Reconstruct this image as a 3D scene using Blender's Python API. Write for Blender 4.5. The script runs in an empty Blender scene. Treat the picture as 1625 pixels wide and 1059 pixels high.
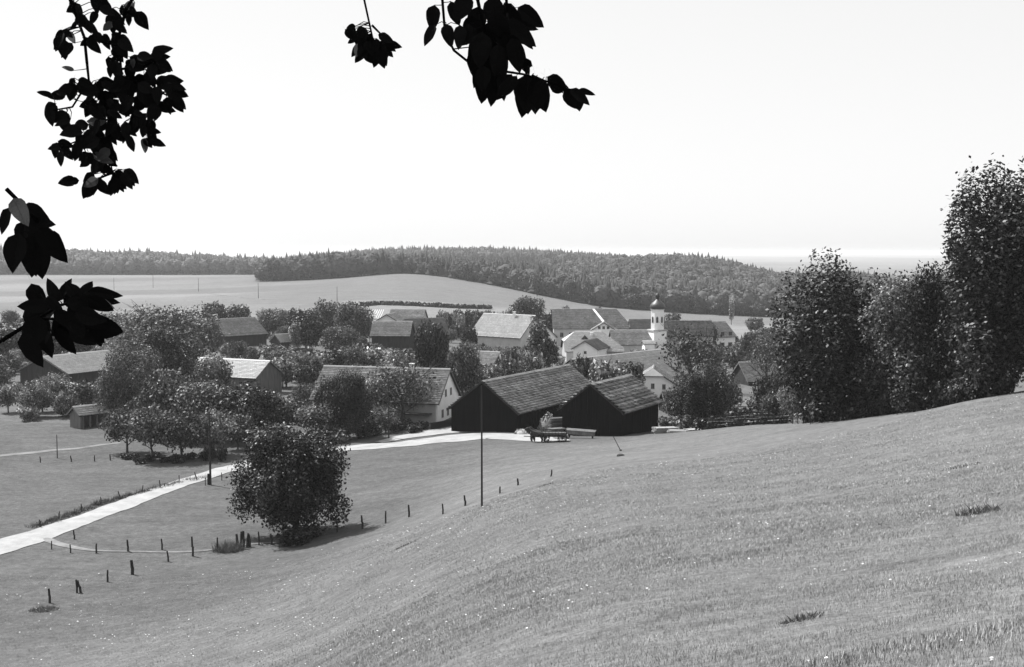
import bpy, math, random
import numpy as np
from mathutils import Vector, Matrix

R = math.radians
random.seed(7); rng = np.random.default_rng(7)
sc = bpy.context.scene
C = sc.collection

# ------------------------------------------------------------------ camera
F, CU, CV, HV = 1914.0, 812.5, 529.5, 400.0
PITCH = math.atan((CV - HV) / F)
cam = bpy.data.cameras.new('camera'); co = bpy.data.objects.new('camera', cam); C.objects.link(co)
cam.sensor_width = 36; cam.lens = 36 * F / 1625
cam.clip_start = 0.05; cam.clip_end = 80000
co.rotation_euler = (R(90) - PITCH, 0, 0)
sc.camera = co

# ------------------------------------------------------------------ light
SUN_EL, SUN_AZ = 54.0, 142.0        # azimuth measured from +X counter-clockwise: left and beyond
w = bpy.data.worlds.new('World'); sc.world = w; w.use_nodes = True
nt = w.node_tree; nt.nodes.clear()
sky = nt.nodes.new('ShaderNodeTexSky'); sky.sky_type = 'NISHITA'; sky.sun_disc = False
sky.sun_elevation = R(SUN_EL); sky.sun_rotation = R(90 - SUN_AZ)
sky.dust_density = 1.0; sky.air_density = 1.0; sky.ozone_density = 1.0
bw = nt.nodes.new('ShaderNodeRGBToBW')
bg = nt.nodes.new('ShaderNodeBackground'); bg.inputs['Strength'].default_value = 0.15
cv = nt.nodes.new('ShaderNodeMath'); cv.operation = 'POWER'; cv.inputs[1].default_value = 0.22   # bright, almost even milky sky
ml = nt.nodes.new('ShaderNodeMath'); ml.operation = 'MULTIPLY'; ml.inputs[1].default_value = 2.5
wo = nt.nodes.new('ShaderNodeOutputWorld')
nt.links.new(sky.outputs[0], bw.inputs[0]); nt.links.new(bw.outputs[0], cv.inputs[0]); nt.links.new(cv.outputs[0], ml.inputs[0]); nt.links.new(ml.outputs[0], bg.inputs[0]); nt.links.new(bg.outputs[0], wo.inputs[0])
sl = bpy.data.lights.new('sun', 'SUN'); sl.energy = 5.0; sl.angle = R(0.5); sl.color = (1.0, 1.0, 1.0)
so = bpy.data.objects.new('sun', sl); C.objects.link(so)
sd = Vector((math.cos(R(SUN_AZ)) * math.cos(R(SUN_EL)), math.sin(R(SUN_AZ)) * math.cos(R(SUN_EL)), math.sin(R(SUN_EL))))
so.rotation_euler = sd.to_track_quat('Z', 'Y').to_euler(); so.location = sd * 300
sc.view_settings.view_transform = 'Standard'; sc.view_settings.look = 'None'
sc.view_settings.exposure = 0.85; sc.view_settings.gamma = 1.0
sc.view_settings.use_curve_mapping = False
sc.cycles.use_denoising = True
sc.cycles.max_bounces = 5; sc.cycles.diffuse_bounces = 2; sc.cycles.volume_bounces = 1
sc.cycles.transparent_max_bounces = 4
HAZE_DENSITY = 0.000105

# ------------------------------------------------------------------ pixel <-> place
def px(u, v, D):
    a = (u - CU) / F; b = -(v - CV) / F
    d = (a, math.cos(PITCH) + b * math.sin(PITCH), -math.sin(PITCH) + b * math.cos(PITCH))
    s = D / d[1]
    return Vector((a * s, D, d[2] * s))

# ------------------------------------------------------------------ terrain
COLS = {
 -500: [(0,-1.6),(10,-6.5),(30,-14.5),(60,-22.6),(80,-25.6),(105,-26.2),(300,-27),(500,-27.5),(780,-28.5),(1100,-27.5),(1350,-25),(1700,-11),(2200,-25),(3000,-55)],
 60:   [(0,-1.6),(10,-6),(30,-13.8),(62,-22.4),(82,-25.5),(105,-26.2),(300,-27),(500,-27.5),(780,-28.5),(1100,-27.5),(1350,-26),(1700,-11),(2200,-25),(3000,-55)],
 300:  [(0,-1.6),(10,-5.4),(30,-12.6),(60,-20.7),(80,-24.1),(97,-26),(150,-26),(300,-27),(500,-27.5),(780,-27),(1100,-26),(1350,-26),(1700,-19.5),(2200,-30),(3000,-55)],
 420:  [(0,-1.6),(10,-5.1),(30,-11.8),(55,-18.4),(80,-23.3),(100,-25.8),(150,-26),(300,-27),(500,-27.5),(780,-25.5),(950,-23),(1350,-25.5),(1700,-29),(2200,-32),(3000,-55)],
 520:  [(0,-1.6),(10,-4.7),(30,-10.8),(45,-14.8),(70,-19.9),(90,-23.3),(108,-25.9),(150,-26),(300,-27.3),(500,-27.5),(600,-27),(780,-24),(950,-21.5),(1100,-23),(1500,-26),(2200,-18),(3000,-55)],
 650:  [(0,-1.6),(10,-4.3),(30,-9.7),(60,-16),(75,-18.5),(90,-21.4),(108,-23.8),(130,-24.8),(160,-25.2),(200,-26),(300,-27.5),(400,-29),(500,-29),(600,-27.5),(780,-20.5),(950,-14.8),(1000,-16),(1150,-22),(1500,-26),(2100,-7),(3000,-55)],
 800:  [(0,-1.6),(10,-4.1),(30,-8.7),(50,-12.0),(72,-14.9),(82,-16.9),(96,-19.5),(120,-21.8),(145,-23.6),(158,-24.5),(175,-25.1),(200,-26),(300,-28.2),(400,-30.5),(500,-32),(600,-31),(780,-26),(850,-24.4),(950,-23),(1100,-27),(1500,-27),(2100,-7.5),(3000,-55)],
 950:  [(0,-1.6),(10,-3.9),(30,-8.0),(50,-10.9),(72,-13.9),(90,-16.6),(120,-20.4),(145,-23.2),(156,-24.2),(175,-25.1),(200,-26),(300,-28.4),(400,-31),(500,-33.5),(600,-35),(780,-35.5),(950,-35),(1100,-33),(1500,-20),(2200,-22),(3000,-55)],
 1100: [(0,-1.6),(10,-3.8),(30,-7.5),(60,-12.0),(90,-16),(120,-19.2),(150,-22.3),(165,-25),(180,-26),(300,-28.5),(400,-31.5),(500,-34.5),(600,-37.5),(780,-40),(950,-40),(1200,-28),(1500,-14.5),(1900,-35),(2500,-55),(3000,-58)],
 1150: [(0,-1.6),(10,-3.7),(20,-5.9),(60,-12.1),(90,-15.6),(120,-18.7),(146,-21.3),(160,-24),(180,-26),(300,-28.5),(400,-31.5),(500,-35),(600,-38),(780,-41),(950,-41),(1200,-32),(1500,-19),(1900,-42),(2500,-55),(3000,-58)],
 1245: [(0,-1.6),(10,-3.5),(20,-5.7),(60,-11.6),(90,-14.9),(120,-17.5),(137,-19.4),(152,-22.3),(180,-26),(300,-28.5),(400,-31.5),(500,-35),(600,-38),(780,-42.5),(1000,-46),(1200,-46),(1500,-47),(1900,-50),(2500,-56),(3000,-58)],
 1200: [(0,-1.6),(10,-3.6),(20,-5.8),(60,-11.9),(90,-15.3),(120,-18.2),(142,-20.3),(155,-22.6),(180,-26),(300,-28.5),(400,-31.5),(500,-35),(600,-38),(780,-42),(1000,-44),(1200,-39),(1500,-30),(1900,-46),(2500,-56),(3000,-58)],
 1290: [(0,-1.6),(10,-3.4),(20,-5.6),(60,-11.3),(90,-14.5),(120,-16.9),(130,-18.3),(150,-22),(180,-26),(300,-28.5),(400,-31.5),(500,-35),(600,-38),(780,-43),(1000,-44),(1300,-29),(1600,-47),(2500,-56),(3000,-58)],
 1400: [(0,-1.6),(10,-3.3),(20,-5.4),(60,-10.6),(90,-13.4),(112,-15.2),(122,-17),(150,-22.5),(180,-26),(300,-28.5),(400,-31.5),(600,-38),(780,-44),(1300,-42),(2500,-56),(3000,-58)],
 1570: [(0,-1.6),(10,-3.1),(15,-4.3),(30,-6.5),(60,-9.3),(100,-11.9),(112,-14),(140,-20),(200,-26),(400,-31.5),(780,-44),(1300,-48),(2500,-56),(3000,-58)],
 2100: [(0,-1.6),(10,-2.6),(30,-4.6),(60,-6),(100,-8),(140,-14),(200,-24),(400,-30),(780,-42),(1300,-48),(3000,-58)],
}
TD = np.concatenate([np.arange(0, 260, 2.0), np.geomspace(260, 24000, 170)])
TU = np.arange(-1500, 3200, 20.0)
ck = sorted(COLS)
tab = np.array([np.interp(TD, [p[0] for p in COLS[k]] + [5000, 24000], [p[1] for p in COLS[k]] + [-60, -60]) for k in ck])
T = np.array([np.interp(TU, ck, tab[:, j]) for j in range(len(TD))]).T
def smooth(A, n, axis):
    k = np.hanning(n + 2)[1:-1]; k /= k.sum(); h = n // 2
    pad = [(0, 0), (0, 0)]; pad[axis] = (h, h)
    B = np.pad(A, pad, mode='edge')
    return np.apply_along_axis(lambda m: np.convolve(m, k, 'valid'), axis, B)
first = T[:, :1].copy()
T = smooth(smooth(T, 9, 0), 5, 1)
nd = (TD < 75).sum(); Ts = smooth(T, 31, 0); wgt = np.clip((95 - TD) / 30, 0, 1); T = T * (1 - wgt) + Ts * wgt
T[:, 0] = -1.6
def wob(x, y):
    f = np.clip((y - 20) / 60, 0, 1)
    n = 0.035 * np.sin(x * 0.31 + np.sin(y * 0.13) * 2) * np.sin(y * 0.27 + 1.3) + 0.03 * np.sin(x * 0.9 + y * 0.63)
    far = np.clip((y - 1500) / 1500, 0, 1)
    far2 = np.clip((y - 4000) / 3000, 0, 1)
    return n * np.clip(y / 20, 0, 1) + far * (2.0 * np.sin(x * 0.0021 + 1) * np.sin(y * 0.0017)) + far2 * (5 * np.sin(x * 0.0011 + y * .0004) + 4 * np.sin(x * .0027 + 2 + y * .0003))
def zf(x, y):
    x = np.asarray(x, float); y = np.asarray(y, float)
    yy = np.maximum(y, 0.0)
    u = CU + F * x / np.maximum(yy, 10.0)
    ui = np.clip((u - TU[0]) / 20.0, 0, len(TU) - 1.001)
    di = np.clip(np.interp(yy, TD, np.arange(len(TD))), 0, len(TD) - 1.001)
    i = ui.astype(int); j = di.astype(int); a = ui - i; b = di - j
    z = (T[i, j] * (1 - a) + T[i + 1, j] * a) * (1 - b) + (T[i, j + 1] * (1 - a) + T[i + 1, j + 1] * a) * b
    z = z + wob(x, y)
    return np.where(y < 0, z - y * 0.10, z)
def gz(x, y): return float(zf(x, y))
HD = np.concatenate([np.arange(8, 260, 0.5), np.arange(260, 2500, 4.0)])
def hit(u, v):
    p = px(u, v, 1.0)
    z = zf(p.x * HD, HD); r = p.z * HD
    k = np.argmax(r <= z)
    D = HD[k]
    return Vector((p.x * D, D, float(z[k])))
def upx(x, y): return CU + F * x / y * math.cos(PITCH)

# ------------------------------------------------------------------ helpers
def tag(o, label=None, cat=None, group=None, kind=None):
    if label: o['label'] = label
    if cat: o['category'] = cat
    if group: o['group'] = group
    if kind: o['kind'] = kind
    return o
def empty(name, loc, rz=0.0):
    o = bpy.data.objects.new(name, None); C.objects.link(o); o.location = loc; o.rotation_euler = (0, 0, rz)
    o.empty_display_size = 0.5
    return o
def link(name, me, parent=None, mat=None):
    o = bpy.data.objects.new(name, me); C.objects.link(o)
    if parent: o.parent = parent
    if mat is not None:
        if len(me.materials) == 0: me.materials.append(mat)
        elif me.materials[0] != mat:
            o.material_slots[0].link = 'OBJECT'; o.material_slots[0].material = mat
    return o
def npmesh(name, V, faces, tone=None, smooth_=False):
    """V (n,3); faces (m,k) int array; tone per vertex."""
    me = bpy.data.meshes.new(name)
    V = np.asarray(V, np.float32); faces = np.asarray(faces, np.int32)
    m, k = faces.shape
    me.vertices.add(len(V)); me.vertices.foreach_set('co', V.ravel())
    me.loops.add(m * k); me.loops.foreach_set('vertex_index', faces.ravel())
    me.polygons.add(m); me.polygons.foreach_set('loop_start', np.arange(0, m * k, k, dtype=np.int32))
    try: me.polygons.foreach_set('loop_total', np.full(m, k, np.int32))
    except Exception: pass
    if tone is not None:
        at = me.attributes.new('tone', 'FLOAT', 'POINT'); at.data.foreach_set('value', np.asarray(tone, np.float32))
    me.update(calc_edges=True)
    if smooth_: me.polygons.foreach_set('use_smooth', np.ones(m, bool))
    return me
class MB:
    def __init__(s): s.v = []; s.f = []
    def face(s, pts):
        n = len(s.v); s.v += [tuple(p) for p in pts]; s.f.append(tuple(range(n, n + len(pts))))
    def box(s, x0, x1, y0, y1, z0, z1):
        n = len(s.v)
        s.v += [(x0,y0,z0),(x1,y0,z0),(x1,y1,z0),(x0,y1,z0),(x0,y0,z1),(x1,y0,z1),(x1,y1,z1),(x0,y1,z1)]
        s.f += [(n,n+3,n+2,n+1),(n+4,n+5,n+6,n+7),(n,n+1,n+5,n+4),(n+1,n+2,n+6,n+5),(n+2,n+3,n+7,n+6),(n+3,n,n+4,n+7)]
    def prism(s, poly, off):
        """poly: list of 3d points; off: Vector extrusion"""
        n = len(s.v); k = len(poly)
        s.v += [tuple(p) for p in poly] + [tuple(Vector(p) + off) for p in poly]
        s.f.append(tuple(range(n, n + k))[::-1]); s.f.append(tuple(range(n + k, n + 2 * k)))
        for i in range(k):
            j = (i + 1) % k; s.f.append((n + i, n + j, n + k + j, n + k + i))
    def tube(s, p, q, r0, r1, sides=6):
        p = Vector(p); q = Vector(q); d = (q - p)
        if d.length < 1e-6: return
        a = d.orthogonal().normalized(); b = d.normalized().cross(a); n = len(s.v)
        for c, r in ((p, r0), (q, r1)):
            for i in range(sides):
                t = 2 * math.pi * i / sides
                s.v.append(tuple(c + a * (math.cos(t) * r) + b * (math.sin(t) * r)))
        for i in range(sides):
            j = (i + 1) % sides; s.f.append((n + i, n + j, n + sides + j, n + sides + i))
        s.f.append(tuple(n + i for i in range(sides))[::-1]); s.f.append(tuple(n + sides + i for i in range(sides)))
    def lathe(s, prof, sides=12, c=(0, 0, 0), twist=0.0):
        n = len(s.v)
        for r, z in prof:
            for i in range(sides):
                t = 2 * math.pi * (i + twist) / sides; s.v.append((c[0] + r * math.cos(t), c[1] + r * math.sin(t), c[2] + z))
        for k in range(len(prof) - 1):
            for i in range(sides):
                j = (i + 1) % sides; a = n + k * sides
                s.f.append((a + i, a + j, a + sides + j, a + sides + i))
        s.f.append(tuple(n + i for i in range(sides))[::-1]); s.f.append(tuple(n + (len(prof) - 1) * sides + i for i in range(sides)))
    def mesh(s, name):
        me = bpy.data.meshes.new(name); me.from_pydata(s.v, [], s.f); me.update(); return me
    def build(s, name, mat, parent=None, smooth_=False):
        me = s.mesh(name)
        if smooth_:
            for p in me.polygons: p.use_smooth = True
        return link(name, me, parent, mat)

# ------------------------------------------------------------------ materials
def material(name, base, var=0.3, scale=1.0, rough=0.85, bump=0.0, bscale=None, tone=False, trans=0.0, rnd=0.0, stretch=None, spec=0.2, detail=6, upn=0.0):
    m = bpy.data.materials.new(name); m.use_nodes = True; n = m.node_tree; n.nodes.clear()
    out = n.nodes.new('ShaderNodeOutputMaterial'); p = n.nodes.new('ShaderNodeBsdfPrincipled')
    p.inputs['Roughness'].default_value = rough
    p.inputs['Specular IOR Level'].default_value = spec
    tc = n.nodes.new('ShaderNodeTexCoord'); mp = n.nodes.new('ShaderNodeMapping'); n.links.new(tc.outputs['Object'], mp.inputs[0])
    if stretch: mp.inputs['Scale'].default_value = stretch
    no = n.nodes.new('ShaderNodeTexNoise'); no.inputs['Scale'].default_value = scale; no.inputs['Detail'].default_value = detail
    no.inputs['Roughness'].default_value = 0.65
    n.links.new(mp.outputs[0], no.inputs['Vector'])
    mr = n.nodes.new('ShaderNodeMapRange'); n.links.new(no.outputs[0], mr.inputs[0])
    mr.inputs[1].default_value = 0.28; mr.inputs[2].default_value = 0.72
    mr.inputs[3].default_value = base * (1 - var); mr.inputs[4].default_value = base * (1 + var)
    last = mr.outputs[0]
    def mul(a, b):
        q = n.nodes.new('ShaderNodeMath'); q.operation = 'MULTIPLY'; n.links.new(a, q.inputs[0])
        if isinstance(b, float): q.inputs[1].default_value = b
        else: n.links.new(b, q.inputs[1])
        return q.outputs[0]
    if tone:
        at = n.nodes.new('ShaderNodeAttribute'); at.attribute_name = 'tone'; last = mul(last, at.outputs['Fac'])
    if rnd:
        oi = n.nodes.new('ShaderNodeObjectInfo'); m2 = n.nodes.new('ShaderNodeMapRange'); n.links.new(oi.outputs['Random'], m2.inputs[0])
        m2.inputs[3].default_value = 1 - rnd; m2.inputs[4].default_value = 1 + rnd; last = mul(last, m2.outputs[0])
    cc = n.nodes.new('ShaderNodeCombineColor')
    for i in range(3): n.links.new(last, cc.inputs[i])
    n.links.new(cc.outputs[0], p.inputs['Base Color'])
    if bump:
        b = n.nodes.new('ShaderNodeBump'); b.inputs['Strength'].default_value = bump; b.inputs['Distance'].default_value = 0.1
        n2 = n.nodes.new('ShaderNodeTexNoise'); n2.inputs['Scale'].default_value = bscale or scale * 3; n2.inputs['Detail'].default_value = 5
        n.links.new(mp.outputs[0], n2.inputs['Vector']); n.links.new(n2.outputs[0], b.inputs['Height']); n.links.new(b.outputs[0], p.inputs['Normal'])
    if upn:
        ge = n.nodes.new('ShaderNodeNewGeometry'); vm = n.nodes.new('ShaderNodeMix'); vm.data_type = 'VECTOR'; vm.inputs[0].default_value = upn
        n.links.new(ge.outputs['Normal'], vm.inputs[4]); vm.inputs[5].default_value = (-0.15, 0.1, 1.0)
        nn = n.nodes.new('ShaderNodeVectorMath'); nn.operation = 'NORMALIZE'; n.links.new(vm.outputs[1], nn.inputs[0]); n.links.new(nn.outputs[0], p.inputs['Normal'])
    if trans:
        t = n.nodes.new('ShaderNodeBsdfTranslucent'); n.links.new(cc.outputs[0], t.inputs[0])
        mx = n.nodes.new('ShaderNodeMixShader'); mx.inputs[0].default_value = trans
        n.links.new(p.outputs[0], mx.inputs[1]); n.links.new(t.outputs[0], mx.inputs[2]); n.links.new(mx.outputs[0], out.inputs[0])
    else:
        n.links.new(p.outputs[0], out.inputs[0])
    return m
M = {}
M['leaf_dark'] = material('leaf_dark', 0.028, 0.5, 2.0, 0.45, trans=0.05, rnd=0.15, tone=True, spec=0.18)
M['leaf_mid'] = material('leaf_mid', 0.078, 0.45, 2.0, 0.55, trans=0.12, rnd=0.25, tone=True, spec=0.2)
M['leaf_light'] = material('leaf_light', 0.16, 0.4, 2.0, 0.6, trans=0.15, rnd=0.2, tone=True, spec=0.15)
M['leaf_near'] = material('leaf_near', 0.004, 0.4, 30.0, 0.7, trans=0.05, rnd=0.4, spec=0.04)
M['leaf_backlit'] = material('leaf_backlit', 0.05, 0.4, 30.0, 0.6, trans=0.6, spec=0.1)  # paler, more translucent copy: light from behind put into a few leaves
M['bark'] = material('bark', 0.06, 0.5, 4.0, 0.95, bump=0.5, stretch=(1, 1, 0.2))
M['bark_near'] = material('bark_near', 0.004, 0.5, 40.0, 1.0, spec=0.0, bump=0.4)
M['forest'] = material('forest', 0.06, 0.45, 0.25, 0.9, trans=0.05, tone=True)
M['tile_dark'] = material('tile_dark', 0.24, 0.4, 0.5, 0.9, tone=True, bump=0.3, bscale=6)
M['tile_mid'] = material('tile_mid', 0.23, 0.3, 0.35, 0.9, tone=True, bump=0.3, bscale=6)
M['tile_light'] = material('tile_light', 0.40, 0.12, 0.35, 0.9, tone=True, bump=0.3, bscale=6)
M['slate'] = material('slate', 0.11, 0.3, 0.35, 0.8, tone=True, bump=0.3, bscale=6)
M['roof_metal'] = material('roof_metal', 0.52, 0.08, 0.3, 0.75, tone=True)
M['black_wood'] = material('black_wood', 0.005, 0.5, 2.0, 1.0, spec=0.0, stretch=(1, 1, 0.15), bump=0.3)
M['dark_wood'] = material('dark_wood', 0.03, 0.5, 2.0, 0.95, stretch=(1, 1, 0.15), bump=0.3)
M['grey_wood'] = material('grey_wood', 0.13, 0.4, 2.5, 0.95, stretch=(1, 1, 0.15), bump=0.3, rnd=0.2)
M['pale_wood'] = material('pale_wood', 0.30, 0.3, 3.0, 0.9, rnd=0.2)
M['plaster'] = material('plaster', 0.78, 0.10, 0.7, 0.9, bump=0.1)
M['plaster_grey'] = material('plaster_grey', 0.42, 0.16, 0.6, 0.9, bump=0.1)
M['window'] = material('window', 0.03, 0.3, 2.0, 0.25, spec=0.5)
M['frame'] = material('frame', 0.25, 0.15, 2.0, 0.7)
M['road'] = material('road', 0.27, 0.22, 0.5, 0.95, bump=0.5, bscale=5)
M['track'] = material('track', 0.15, 0.4, 0.6, 0.95, bump=0.5, bscale=5)
M['stone'] = material('stone', 0.4, 0.3, 1.5, 0.9, bump=0.4)
M['weathered'] = material('weathered', 0.15, 0.35, 3.0, 0.95, rnd=0.3)
M['hay'] = material('hay', 0.22, 0.45, 6.0, 0.95, bump=0.6)
M['hide'] = material('hide', 0.025, 0.3, 4.0, 0.6)
M['cupola'] = material('cupola', 0.035, 0.3, 1.5, 0.5, spec=0.5)
M['metal'] = material('metal', 0.3, 0.2, 3.0, 0.4)
M['blade'] = material('blade', 0.325, 0.2, 0.3, 0.8, tone=True, spec=0.1, upn=0.75)
M['petal'] = material('petal', 0.5, 0.1, 3.0, 0.8)
M['cloth'] = material('cloth', 0.3, 0.2, 6.0, 0.9)

def ground_material():
    m = bpy.data.materials.new('ground'); m.use_nodes = True; n = m.node_tree; n.nodes.clear()
    out = n.nodes.new('ShaderNodeOutputMaterial'); p = n.nodes.new('ShaderNodeBsdfPrincipled')
    p.inputs['Roughness'].default_value = 1.0; p.inputs['Specular IOR Level'].default_value = 0.05
    tc = n.nodes.new('ShaderNodeTexCoord')
    at = n.nodes.new('ShaderNodeAttribute'); at.attribute_name = 'tone'
    last = at.outputs['Fac']
    for scale, lo, hi, st in ((0.035, 0.9, 1.1, (1, 2.5, 1)), (0.22, 0.82, 1.16, (1, 2.2, 1)), (1.6, 0.75, 1.25, (1, 1.2, 1)), (9.0, 0.7, 1.3, (1, 0.8, 1))):
        mp = n.nodes.new('ShaderNodeMapping'); mp.inputs['Scale'].default_value = st; n.links.new(tc.outputs['Object'], mp.inputs[0])
        no = n.nodes.new('ShaderNodeTexNoise'); no.inputs['Scale'].default_value = scale; no.inputs['Detail'].default_value = 5; no.inputs['Roughness'].default_value = 0.6
        n.links.new(mp.outputs[0], no.inputs['Vector'])
        mr = n.nodes.new('ShaderNodeMapRange'); n.links.new(no.outputs[0], mr.inputs[0])
        mr.inputs[1].default_value = 0.3; mr.inputs[2].default_value = 0.7; mr.inputs[3].default_value = lo; mr.inputs[4].default_value = hi
        q = n.nodes.new('ShaderNodeMath'); q.operation = 'MULTIPLY'; n.links.new(last, q.inputs[0]); n.links.new(mr.outputs[0], q.inputs[1]); last = q.outputs[0]
    cc = n.nodes.new('ShaderNodeCombineColor')
    for i in range(3): n.links.new(last, cc.inputs[i])
    n.links.new(cc.outputs[0], p.inputs['Base Color'])
    b = n.nodes.new('ShaderNodeBump'); b.inputs['Strength'].default_value = 0.6; b.inputs['Distance'].default_value = 0.15
    n2 = n.nodes.new('ShaderNodeTexNoise'); n2.inputs['Scale'].default_value = 2.2; n2.inputs['Detail'].default_value = 8
    n.links.new(tc.outputs['Object'], n2.inputs['Vector']); n.links.new(n2.outputs[0], b.inputs['Height']); n.links.new(b.outputs[0], p.inputs['Normal'])
    n.links.new(p.outputs[0], out.inputs[0])
    return m
M['ground'] = ground_material()

# ------------------------------------------------------------------ ground sheet
YR = np.concatenate([np.arange(-60, 60, 1.5), np.arange(60, 210, 1.0), np.geomspace(210, 22000, 210)])
TS = np.linspace(-1.0, 1.0, 330); TS = np.sign(TS) * np.abs(TS) ** 1.15 * 1.2
XX = TS[None, :] * (np.maximum(YR, 0)[:, None] + 45 * np.exp(-np.maximum(YR, 0)[:, None] / 200) + 10)
YY = np.repeat(YR[:, None], len(TS), 1)
ZZ = zf(XX, YY)
# where woods stand, as (u, near distance, far distance) outlines
def wood_front(u):   # distance at which the wood behind the fields begins
    return np.interp(u, [-900, 60, 300, 405, 412, 500, 650, 800, 850, 950, 1050, 1250, 2600], [1350, 1350, 1350, 1380, 955, 950, 950, 850, 820, 780, 780, 780, 780])
UU = CU + F * XX / np.maximum(YY, 10)
tone = np.full(XX.shape, 0.082)
tone = np.where(YY < 120, 0.082, tone)
slope_ = np.clip((ZZ + 24.5) / 2.5, 0, 1) * (YY < 150)
tone = np.where(slope_ > 0, tone * (1 + 0.38 * slope_), tone)   # paler ground tone on the near slope
vill = (YY > 185) & (YY < 440)
tone = np.where(vill, 0.10, tone)
field = (YY > 470)
# strips of stubble, hay and pasture on the far fields
strip = 0.15 + 0.02 * np.sin(YY * 0.011 + XX * 0.004) + 0.012 * np.sign(np.sin(XX * 0.012 - YY * 0.021 + 2))
bl = np.clip((UU - 300) / 200 + 0.15 * np.sin(YY * .02), 0, 1) * np.clip((YY - 540) / 60, 0, 1); strip = strip * (1 - bl) + 0.125 * bl
strip = np.where((YY > 780) & (YY < 860) & (UU < 560), 0.12, strip)
strip = np.where((YY > 470) & (YY < 640) & (UU > 540), 0.165, strip)
tone = np.where(field, strip, tone)
tone = np.where((YY > wood_front(UU) + 8), 0.04, tone)
tone = np.where(YY > 3000, 0.13 + 0.02 * np.sin(XX * 0.004 + YY * 0.0006) * np.sin(YY * 0.003), tone)
nr, nc = XX.shape
idx = np.arange(nr * nc).reshape(nr, nc)
FA = np.stack([idx[:-1, :-1], idx[:-1, 1:], idx[1:, 1:], idx[1:, :-1]], -1).reshape(-1, 4)
g = link('ground', npmesh('ground', np.stack([XX, YY, ZZ], -1).reshape(-1, 3), FA, tone.ravel(), True), None, M['ground'])
tag(g, kind='structure')

# roads draped on the ground
def ribbon(name, pts, widths, mat, lift=0.05, label=None):
    pts = [Vector((p.x, p.y)) for p in pts]
    P = []; W = []
    for i in range(len(pts) - 1):
        n = max(2, int((pts[i + 1] - pts[i]).length / 1.0))
        for k in range(n):
            t = k / n
            a = pts[max(i - 1, 0)]; b = pts[i]; c = pts[i + 1]; d = pts[min(i + 2, len(pts) - 1)]
            q = 0.5 * ((2 * b) + (c - a) * t + (2 * a - 5 * b + 4 * c - d) * t * t + (3 * b - a - 3 * c + d) * t ** 3)
            P.append(q); W.append(widths[i] * (1 - t) + widths[i + 1] * t)
    P.append(pts[-1]); W.append(widths[-1])
    A = np.array([(p.x, p.y) for p in P]); d = np.gradient(A, axis=0); d /= np.linalg.norm(d, axis=1)[:, None] + 1e-9
    nrm = np.stack([-d[:, 1], d[:, 0]], 1); W = np.array(W)
    m = 9; s = np.linspace(-0.5, 0.5, m)
    ed = 1 + 0.025 * np.sin(np.arange(len(P)) * 0.31) + 0.045 * rng.standard_normal(len(P))
    X = A[:, None, :] + nrm[:, None, :] * (s[None, :, None] * (W * ed)[:, None, None])
    Z = zf(X[..., 0], X[..., 1]) + lift * (1 - np.abs(s)[None, :] * 2 * 0.6)
    V = np.concatenate([X, Z[..., None]], -1).reshape(-1, 3)
    id2 = np.arange(len(P) * m).reshape(-1, m)
    fa = np.stack([id2[:-1, :-1], id2[1:, :-1], id2[1:, 1:], id2[:-1, 1:]], -1).reshape(-1, 4)
    o = link(name, npmesh(name, V, fa, None, True), None, mat)
    tag(o, label, None, kind='structure'); return o
ribbon('road', [hit(-120, 905), hit(-10, 872), hit(75, 847), hit(170, 812), hit(280, 771), hit(385, 740), hit(470, 722), hit(545, 713), hit(640, 706), hit(720, 697), hit(790, 692), hit(868, 699), hit(885, 702)],
       [4.4, 4.4, 4.0, 3.3, 3.1, 3.1, 3.2, 3.8, 5, 7.5, 8.5, 4.5, 3], M['road'], 0.12, 'white gravel road winding from the lower left to the barns')
ribbon('yard', [hit(600, 703), hit(660, 692), hit(720, 684), hit(765, 682), hit(800, 686)], [1.5, 4, 6, 7, 4], M['road'], 0.16, 'pale gravel yard in front of the long barn')
ribbon('cart_track', [hit(72, 856), hit(100, 867), hit(150, 876), hit(220, 878), hit(300, 877), hit(380, 868), hit(450, 862)], [1.0, 0.8, 0.5, 0.4, 0.55, 0.4, 0.3], M['track'], 0.10, 'thin worn cart track branching off the gravel road')
ribbon('footpath', [hit(-60, 730), hit(60, 719), hit(120, 713), hit(190, 704)], [1.5, 1.5, 1.4, 1.0], M['track'], 0.08, 'narrow pale path across the meadow at the left')
ribbon('field_path', [hit(330, 466), hit(360, 470), hit(420, 476)], [1.2, 1.6, 1.2], M['track'], 0.25, 'pale path in the far field')
ribbon('lane', [hit(1125, 664), hit(1200, 660), hit(1275, 658)], [2.5, 3, 3], M['road'], 0.2, 'pale lane behind the farm wagons')

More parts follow.
